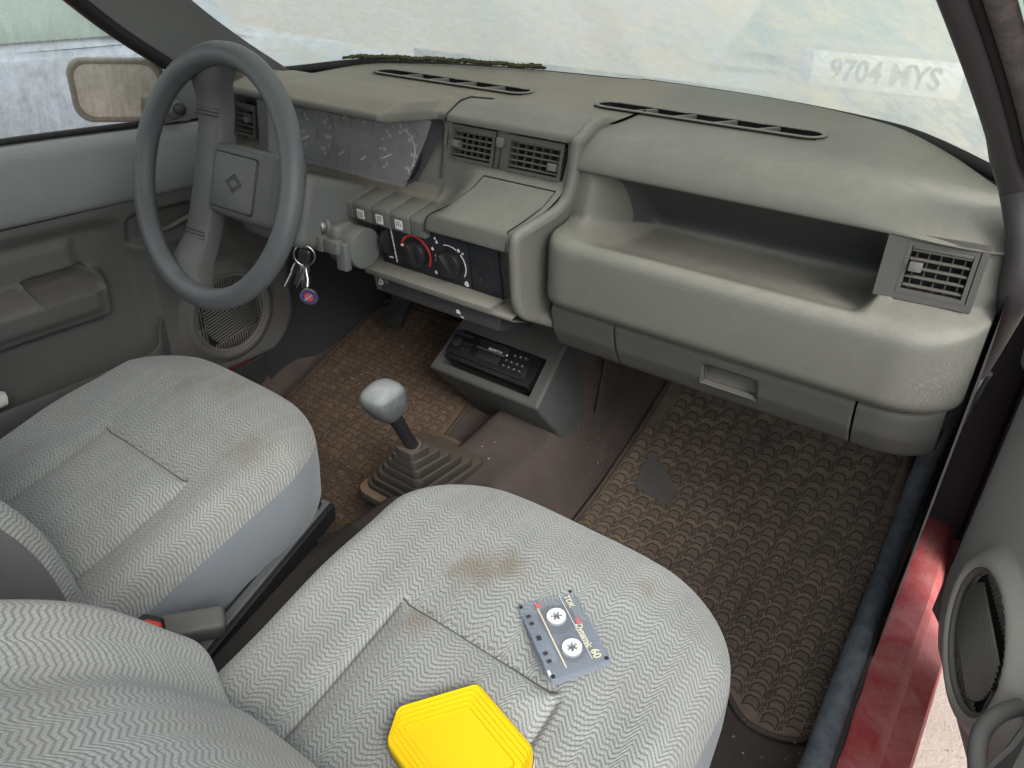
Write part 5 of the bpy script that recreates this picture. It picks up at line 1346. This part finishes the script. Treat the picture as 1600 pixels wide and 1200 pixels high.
def yellow_case():
    bpy.context.view_layer.update()
    c2 = Vector((.399, -.312)); z, nrm = seat_z(c2.x, c2.y)
    nrm = (nrm*.6+Vector((0, 0, .4))).normalized()
    ax = Vector((1, 0, 0))
    m = frame_mtx(Vector((c2.x, c2.y, z+.001)), ax, nrm.cross(ax))
    s = empty('yellow_case', m.translation, 'bright yellow six-sided plastic case with stepped diamond lid on the passenger seat', 'case'); s.matrix_world = m
    out = YELLOW
    cxx = sum(p[0] for p in out)/len(out); cyy = sum(p[1] for p in out)/len(out)
    def rounded(pts, r):
        o = []
        for i in range(len(pts)):
            p0, p1, p2 = Vector(pts[i-1]), Vector(pts[i]), Vector(pts[(i+1) % len(pts)])
            a = p1+(p0-p1).normalized()*min(r, .45*(p0-p1).length); b = p1+(p2-p1).normalized()*min(r, .45*(p2-p1).length)
            for k in range(6):
                t = k/5; o.append(a*(1-t)**2+p1*2*t*(1-t)+b*t*t)
        return o
    V = []; n = 0; base = rounded(out, .006); n = len(base); rows = 0
    lev = [(1.0, .0), (1.0, .016), (.985, .0185), (.965, .0195)]
    k = .965; h = .0195
    for q in range(4):
        k2 = k-.085; lev += [(k-.010, h), (k-.018, h-.0011), (k2-.002, h-.0011), (k2, h-.0004)]; k = k2; h -= .0004
    lev += [(k-.01, h), (k-.016, h-.0014), (.5, h-.0012)]
    def inset(d):
        L_ = []; m_ = len(out)
        for i in range(m_):
            a, b = Vector(out[i]), Vector(out[(i+1) % m_]); t = (b-a).normalized(); nn = Vector((-t.y, t.x)); short = (b-a).length < .05
            L_.append((a+nn*(max(.35*d, d/.552-.0284+.004) if short else d), t))
        res = []
        for i in range(m_):
            (p, t), (q, u) = L_[i-1], L_[i]; den = t.x*u.y-t.y*u.x; k_ = ((q.x-p.x)*u.y-(q.y-p.y)*u.x)/den; res.append(tuple(p+t*k_))
        return res
    for kk, hh in lev:
        base2 = rounded(inset((1-kk)*.055), .006*max(.25, kk))
        for p in base2: V.append((p.x, p.y, hh))
        rows += 1
    F = [(r*n+i, r*n+(i+1) % n, (r+1)*n+(i+1) % n, (r+1)*n+i) for r in range(rows-1) for i in range(n)]
    V.append((cxx, cyy, lev[-1][1])); F += [((rows-1)*n+i, (rows-1)*n+(i+1) % n, rows*n) for i in range(n)]
    mesh('lid', V, F, M['yellow'], s, auto=30)
    V = [(cxx+(p.x-cxx)*1.012, cyy+(p.y-cyy)*1.012, z_) for z_ in (-.012, .003) for p in base]
    o = mesh('white_base', V, [(i, (i+1) % n, n+(i+1) % n, n+i) for i in range(n)], M['clear_white'], s, auto=30)
YELLOW = [(-.057, -.037), (.024, -.059), (.073, .003), (.057, .037), (-.024, .059), (-.073, -.003)]
yellow_case()
# ------------------------------------------------------------------ doors: built as the closed left door (side -1); the right one is its mirror, swung open
def sd_rbox(y, z, cy_, cz, hw, hh, r):
    a, b = abs(y-cy_)-hw+r, abs(z-cz)-hh+r
    return min(max(a, b), 0)+math.hypot(max(a, 0), max(b, 0))-r
SPK = (.192, .285, .083)
def door_depth(y, z):
    """height of the trim towards the cabin, metres"""
    d = 0.0
    # wide recess with a rounded front that holds the armrest
    rec = sd_rbox(y, z, -.42, .315, .455-.10*ss(.50, .20, z)*0, .215, .07)
    sl = (y-(.002+.12*(.52-z)/.25))      # its front edge slopes forward going down
    rec = max(rec, sl*.9)
    d -= .024*ss(.018, -.020, rec)
    # inner raised field
    fld = max(sd_rbox(y, z, -.42, .452, .405, .058, .03), (y-(-.075))*.9)
    d += .010*ss(.010, -.012, fld)
    # armrest with a pull cup
    arm = sd_rbox(y, z, -.30, .408, .262, .046, .022)
    up = ss(-.05, .05, z-.41)
    d += (.055+.01*up)*ss(.010, -.022, arm)
    cup = sd_rbox(y, z, -.115, .448, .054, .013, .006)
    d -= .045*ss(.003, -.004, cup)
    slot = sd_rbox(y, z, -.27, .447, .10, .010, .006)
    d -= .012*ss(.003, -.004, slot)
    # speaker: dished round with raised lip
    r = math.hypot(y-SPK[0], z-SPK[1])
    d += .016*ss(SPK[2]+.032, SPK[2]+.010, r)
    d -= .018*ss(SPK[2]+.004, SPK[2]-.004, r)
    # latch recess near the front
    la = sd_rbox(y, z, .105, .500, .085, .030, .02)
    d -= .022*ss(.004, -.010, la)
    return d
def build_door(side):
    left = side < 0
    piv = Vector((side*.74, .52, .14))
    s = empty('car_door', piv, 'closed driver door with grey vinyl top, armrest and round speaker' if left else 'open front passenger door with round ribbed speaker')
    if not left: s.rotation_euler = (0, 0, R(21))
    s.parent = car; s.matrix_parent_inverse = CINV
    def kp(o, par=None):
        me = o.data; me.transform(Matrix.Translation(-piv)); o.parent = s if par is None else par; return o
    X = lambda x: side*x
    # trim panel: grid whose front lower corner is rounded off
    ny, nz = 190, 105; V = []
    for j in range(nz):
        z = .15+(.556-.15)*j/(nz-1)
        yf = .365-.004*j/nz
        if z < .15+.11: yf = .365-.11+math.sqrt(max(0, .11**2-(.26-z)**2))
        for i in range(ny):
            t = i/(ny-1); y = lerp(-.62, yf, 1-(1-t)**1.25)
            e = min(1, (yf-y)/.02, (z-.15)/.02); e = math.sqrt(max(0, 1-(1-max(0, e))**2))
            V.append((X(.652-door_depth(y, z)+.018*(1-e)), y, z))
    kp(mesh('trim_panel', V, [f if left else f[::-1] for f in grid_faces(nz, ny)], M['door_lo'] if left else M['door_lo_lit_dusty'], auto=70))
    # vinyl top band
    ys = [-.62+(.985)*i/60 for i in range(61)]
    prof = fillet([(.700, .672, 0), (.668, .676, .004), (.650, .664, .012), (.640, .600, .03), (.644, .562, .012), (.660, .555, 0)], 4); V = []
    for y in ys:
        zt = .012*ss(-.2, .35, y)*-1
        for p in prof: V.append((X(p.x), y, p.y+zt*(1 if p.y > .6 else .4)))
    kp(mesh('top_band', V, grid_faces(len(ys), len(prof)), M['door_hi'], auto=60))
    kp(tube('window_strip', [(X(.694), y, .680-.012*ss(-.2, .35, y)) for y in ys], .0055, M['rubber'], seg=8))
    # outer skin, closing edges
    V = []; oz = [(.705, .672), (.735, .62), (.748, .5), (.748, .3), (.74, .12), (.725, .06)]
    for y in ys:
        for x, z in oz: V.append((X(x), y, z))
    kp(mesh('outer_skin', V, grid_faces(len(ys), len(oz)), M['red'], auto=60))
    V = [(X(x), .372, z) for x, z in [(.66, .16)]+[(.66, .55), (.70, .672)]+oz[1:]]
    kp(mesh('front_edge', V, [tuple(range(len(V)))], M['trim_dark'], smooth=False))
    # red painted lip showing round the trim
    lip = [(X(.672), .365, .56), (X(.672), .368, .40), (X(.672), .366, .26), (X(.672), .335, .19), (X(.672), .27, .152), (X(.672), .10, .143), (X(.672), -.5, .143)]
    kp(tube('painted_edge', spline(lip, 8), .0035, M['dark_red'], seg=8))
    # speaker grille: dish, bars and rim, and the slanted window of finer bars across its middle
    cy_, cz, r0 = SPK; x0 = .648
    V = [(X(x0+.004), cy_+r0*math.cos(2*math.pi*k/48), cz+r0*math.sin(2*math.pi*k/48)) for k in range(48)]
    kg = kp
    kg(mesh('speaker_grille', V, [tuple(range(48))], M['vent_dark'], smooth=False))
    kg(mesh('grille_rim', *tube_vf([(X(x0-.004), cy_+r0*math.cos(2*math.pi*k/64), cz+r0*math.sin(2*math.pi*k/64)) for k in range(64)], .0048, 8, True), M['black_soft']))
    # diagonal inner band of ribs (raised) and vertical ribs outside it
    ang = R(14)
    for k in range(15):
        v = -.047+.0063*k; hl = math.sqrt(max(0, (r0*.80)**2-v*v))
        a = Vector((X(x0-.006), cy_-hl*math.cos(ang)+v*math.sin(ang)*-1, cz-hl*math.sin(ang)+v*math.cos(ang))); b = Vector((X(x0-.006), cy_+hl*math.cos(ang)-v*math.sin(ang), cz+hl*math.sin(ang)+v*math.cos(ang)))
        kg(mesh('grille_rib', *tube_vf([a, b], .0019, 6), M['black_soft']))
    for k in range(28):
        u = -.080+.0059*k
        if abs(u) >= r0-.004: continue
        h = math.sqrt(r0*r0-u*u); i_ = (.052 if abs(u) < .062 else 0)
        for sg in (-1, 1):
            lo = i_*sg+u*math.tan(ang)*.6
            if h-abs(lo) < .006: continue
            kg(mesh('grille_rib', *tube_vf([(X(x0-.001), cy_+u, cz+lo), (X(x0-.001), cy_+u, cz+sg*h)], .0016, 6), M['black_soft']))
    # map pocket at the bottom: a low wall standing off the panel
    yy = [-.62+.66*k/40 for k in range(41)]
    V = []
    for y in yy:
        top = .285+.02*ss(-.02, .03, y)+.028*ss(.012, .036, y)
        for x, z in ((.602, .15), (.598, top-.006), (.600, top), (.606, top), (.608, top-.01), (.612, .16)): V.append((X(x+.036*ss(.0, .04, y)), y, z))
    o = kp(mesh('map_pocket', V, grid_faces(len(yy), 6), M['door_mid'], auto=40)); 
    # window winder/pull strip on armrest
    if left:
        kp(tube('latch_lever', [(X(.640), .045, .492), (X(.632), .09, .500), (X(.632), .14, .512), (X(.640), .165, .518)], [.006, .008, .008, .005], M['steel_soft'], seg=10, flat=.5))
        for (a, b) in ((.205, .195),):
            pass
    else:
        # open pull handle low on the door
        kp(tube('pull_handle', spline([(X(.646), .075, .318), (X(.620), .055, .322), (X(.600), .03, .315), (X(.594), -.01, .300), (X(.594), -.09, .285)], 6), .0085, M['door_mid'], seg=12))
    # window glass
    V = []; fr = []
    for k in range(24):
        y = -.62+.97*k/23; zt = min(1.13, .70+max(.0, (.26-y))*.80) if y > -.27 else 1.13
        for q in range(9):
            t = q/8; z = lerp(.665, max(zt, .668), t); V.append((X(.700-.13*(z-.665)), y, z))
    if left: kp(mesh('window_glass', V, grid_faces(24, 9), M['side_glass']))      # right pane left out to let more light into the cabin
    # window frame along pillar
    fr = [(X(.698), .30, .675), (X(.672), .20, .765), (X(.652), .03, .895), (X(.622), -.22, 1.085), (X(.600), -.42, 1.12), (X(.595), -.60, 1.12)]
    kp(tube('window_frame', spline(fr, 6), .013, M['rubber'], seg=8))
    if left:
        # sail panel with mirror adjuster, and the mirror outside
        kp(mesh('mirror_mount', [(X(.675), .33, .672), (X(.668), .105, .672), (X(.655), .125, .735), (X(.655), .195, .76), (X(.66), .33, .70)], [(0, 1, 2, 3, 4)], M['pillar'], smooth=False))
        kp(cyl('mirror_adjuster', (X(.640), .152, .700), .020, .028, M['switch'], None, (1, -.25, .05), 28, r2=.014, bev=.003))
        kp(cyl('adjuster_knob', (X(.622), .147, .702), .010, .014, M['black'], None, (1, -.25, .05), 20, bev=.002))
        mp = s; C = Vector((-.752, .112, .722))
        mm = frame_mtx(C-piv, (.62, .78, -.02), (-.05, -.02, 1))      # x along the mirror, y up, z to the driver
        out = rrect(.158, .108, .030, 6); n = len(out); V = []; lev = [(1, .0), (1.03, -.01), (1.0, -.03), (.86, -.055), (.55, -.072), (.1, -.078)]
        V += [(x*.86, y*.82, -.004) for x, y in out]+[(x*.93, y*.91, .002) for x, y in out]
        for k, z in lev: V += [(x*k, y*k, z) for x, y in out]
        F = [(r*n+i, r*n+(i+1) % n, (r+1)*n+(i+1) % n, (r+1)*n+i) for r in range(len(lev)+1) for i in range(n)]
        o = mesh('mirror_shell', V, F, M['mirror_shell'], mp); o.data.transform(mm)
        o = mesh('mirror_glass', [(x*.87, y*.83, -.002) for x, y in out], [tuple(range(n))], M['mirror'], mp, smooth=False); o.data.transform(mm)
        o = tube('mirror_arm', [C-piv+Vector(q) for q in ((.03, .02, -.03), (.055, .06, -.035), (.06, .09, -.04))], .02, M['mirror_shell'], mp, seg=10)
    return s
M['black_soft'] = plastic('grille_plastic', (.14, .137, .128), .55, (.28, .26, .2), .5, .1, 900)
M['door_mid'] = plastic('pocket_plastic', (.10, .10, .10), .55, (.26, .25, .22), .4, .3, 900, specks=.1)
M['steel_soft'] = plastic('latch_plastic', (.09, .085, .08), .5, (.26, .22, .18), .7, .2, 900)
M['mirror_shell'] = plastic('mirror_plastic', (.22, .215, .195), .6, (.34, .31, .25), .6, .3, 900, smear=.4)
build_door(-1); build_door(1)
# papers in the driver's door pocket
pp = mesh('paper_roll', *tube_vf([(-.622, -.36, .300), (-.624, -.30, .305), (-.622, -.262, .298)], [.018, .022, .012], 14), M['paper'], auto=60)
tag(pp, 'crumpled white paper sticking out of the driver door pocket', 'paper')

# ------------------------------------------------------------------ outside: moss on the screen, cars parked ahead and alongside
def moss():
    rnd = random.Random(3); V = []; F = []
    for k in range(700):
        u = -.74+.565*(k/700)+rnd.uniform(-.01, .01); t = .046+rnd.gauss(0, .0022)+.002*math.sin(k*.05)
        p = ws_pt(u*.0+(-.815+.59*(k/700)), t)+Vector((0, -.006, -.004)); r = rnd.uniform(.0025, .0055)*(1 if 15 < k < 685 else .6)
        b = len(V)
        for a in range(6):
            q = a*math.pi/3+rnd.random(); V.append(p+Vector((r*1.6*math.cos(q), r*.7*math.sin(q), r*.5*math.sin(q)+rnd.uniform(-.001, .001))))
        V.append(p+Vector((0, .004, r*.8)))
        for a in range(6): F.append((b+a, b+(a+1) % 6, b+6))
    tag(mesh('moss', V, F, M['green_debris'], smooth=False), 'strip of dark green moss along the foot of the windscreen', 'moss', kind='stuff')
moss()
def parked(name, label, loc, rot, body, glass, plate=None):
    """small hatchback, tail towards -y; origin on the ground under the tail's middle"""
    s = empty(name, loc, label, 'car', rot=(0, 0, rot))
    W = .80
    # side outline y (0 tail .. 3.6 nose), z ; lower body as lofted sections
    secs = [(0.0, .42, .78, .66), (.03, .30, .86, .74), (.25, .24, .90, .79), (1.0, .22, .92, .80), (2.4, .22, .90, .80), (3.0, .24, .84, .78), (3.45, .28, .74, .72), (3.58, .38, .60, .62)]
    V = []
    for (y, zb, zt, w) in secs:
        for (k, z) in ((.86, zb), (.97, zb+.08), (1.0, lerp(zb, zt, .45)), (.985, lerp(zb, zt, .75)), (.95, zt-.02), (.90, zt), (0, zt+.02), (-.90, zt), (-.95, zt-.02), (-.985, lerp(zb, zt, .75)), (-1, lerp(zb, zt, .45)), (-.97, zb+.08), (-.86, zb)): V.append((k*w, y, z))
    F = grid_faces(len(secs), 13)+[tuple(range(13)), tuple(range(7*13, 8*13))[::-1]]
    cut(mesh('body', V, F, body, s, auto=50), 1)
    # cabin
    V = []; cs = [(.10, .86, .70, .88), (.55, 1.36, .58, 1.30), (1.9, 1.38, .58, 1.32), (2.55, .92, .68, .90)]
    low = [(.06, .71), (.42, .74), (2.0, .74), (2.62, .70)]
    for (y, zt, w, _), (y2, w2) in zip(cs, low):
        for k, ww, yy, z in ((1, w2, y2, .88), (1, w, y, zt), (-1, w, y, zt), (-1, w2, y2, .88)): V.append((k*ww, yy, z))
    mesh('cabin', V, [(0, 1, 5, 4), (1, 2, 6, 5), (2, 3, 7, 6), (4, 5, 9, 8), (5, 6, 10, 9), (6, 7, 11, 10), (8, 9, 13, 12), (9, 10, 14, 13), (10, 11, 15, 14), (0, 3, 2, 1), (12, 13, 14, 15)], body, s, smooth=False)
    P = lambda a, b, c, d, e: mesh('window', [Vector(a), Vector(b), Vector(c), Vector(d)], [(0, 1, 2, 3)], glass, s, smooth=False)
    for k in (1, -1):
        P((k*.748, .52, .905), (k*.748, 1.28, .905), (k*.600, 1.28, 1.33), (k*.600, .68, 1.32), 0)
        P((k*.748, 1.36, .905), (k*.748, 2.16, .905), (k*.602, 1.86, 1.33), (k*.602, 1.36, 1.33), 0)
        box('side_moulding', (k*.808, 1.7, .60), (.02, 2.3, .05), M['mould'], s, bev=.008)
        box('door_handle', (k*.80, 1.42, .80), (.03, .16, .03), M['mould'], s, bev=.008)
        for y in (.62, 2.98):
            wh = cyl('wheel', (k*.70, y, .28), .28, .18, M['tyre'], s, (1, 0, 0), 36, bev=.03); cyl('rim', (k*.795, y, .28), .18, .01, M['hubcap'], wh, (1, 0, 0), 30, bev=.004)
    P((-.60, .095, .93), (.60, .095, .93), (.52, .50, 1.30), (-.52, .50, 1.30), 0); P((-.62, 2.545, .95), (.62, 2.545, .95), (.53, 1.97, 1.33), (-.53, 1.97, 1.33), 0)
    box('rear_bumper', (0, -.02, .40), (1.46, .16, .18), M['mould'], s, bev=.04, seg=3); box('front_bumper', (0, 3.58, .38), (1.40, .16, .18), M['mould'], s, bev=.04, seg=3)
    for k in (1, -1):
        box('tail_light', (k*.60, .0, .66), (.14, .05, .24), M['tail'], s, bev=.012); box('headlight', (k*.52, 3.50, .62), (.24, .08, .12), M['hubcap'], s, bev=.012)
    if plate:
        px, pz = plate
        pl = box('number_plate', (px, -.045, pz), (.520, .006, .110), M['plate'], s, bev=.002)
        box('plate_band', (-.238, -.0035, 0), (.042, .002, .106), M['plate_blue'], pl, bev=.0005)
        text_part('plate_number', '9704 MYS', .098, frame_mtx((.022, -.0042, -.002), (1, 0, 0), (0, 0, 1)), M['black'], pl, .0004, sx=.88, bold=.002)
        box('plate_recess', (px, -.010, pz), (.62, .05, .17), M['pale_dark'], s, bev=.01)
    return s
M['mould'] = plain('black_moulding', (.06, .062, .065), .6); M['tyre'] = plain('tyre', (.02, .02, .02), .85); M['hubcap'] = plain('hubcap', (.4, .4, .42), .35, .6)
M['tail'] = plain('tail_lamp', (.3, .02, .02), .2); M['plate'] = plain('plate_white', (.8, .8, .78), .4, var=.03); M['plate_blue'] = plain('plate_blue', (.05, .1, .4), .4); M['pale_dark'] = plain('plate_recess_paint', (.2, .23, .24), .5)
parked('parked_car', 'pale hatchback parked ahead, its number plate seen faintly through the dusty windscreen', (.06, 2.345, GZ), 0, M['pale_car'], M['car_glass'], (-.013, .917))
parked('parked_car', 'silver-blue car parked alongside, seen through the driver window', (-2.55, -1.5, GZ), 0, M['blue_car'], M['car_glass']).scale = (1, 1.05, 1.10)

def grit():
    """loose grit and crumbs on the carpet by the right sill and on the mats"""
    rnd = random.Random(11); V = []; F = []
    spots = [(rnd.gauss(.640, .010) if rnd.random() < .7 else rnd.uniform(.2, .64), rnd.uniform(-.05, .62)) for _ in range(420)]+[(rnd.uniform(-.58, -.2), rnd.uniform(.1, .5)) for _ in range(90)]+[(rnd.uniform(-.05, .13), rnd.uniform(.2, .5)) for _ in range(30)]
    for (x, y) in spots:
        if x > .655: continue
        r = rnd.uniform(.0008, .0024)*(1.3 if rnd.random() < .15 else 1); z = floor_z(x, y)+.0095; b = len(V)
        for a in range(4):
            q = a*math.pi/2+rnd.random(); V.append((x+r*math.cos(q), y+r*math.sin(q), z))
        V.append((x+rnd.uniform(-r, r)*.4, y, z+r*rnd.uniform(.6, 1.3)))
        for a in range(4): F.append((b+a, b+(a+1) % 4, b+4))
    tag(mesh('grit', V, F, M['grit'], smooth=False), 'loose pale grit on the floor along the right sill', 'grit', kind='stuff')
s = NT('pale_grit'); n = s.noise(300, 2); s.pbr(s.ramp(n, [(.35, (.12, .1, .085)), (.6, (.42, .36, .3)), (.75, (.6, .55, .48))]), .9); M['grit'] = s.m
grit()
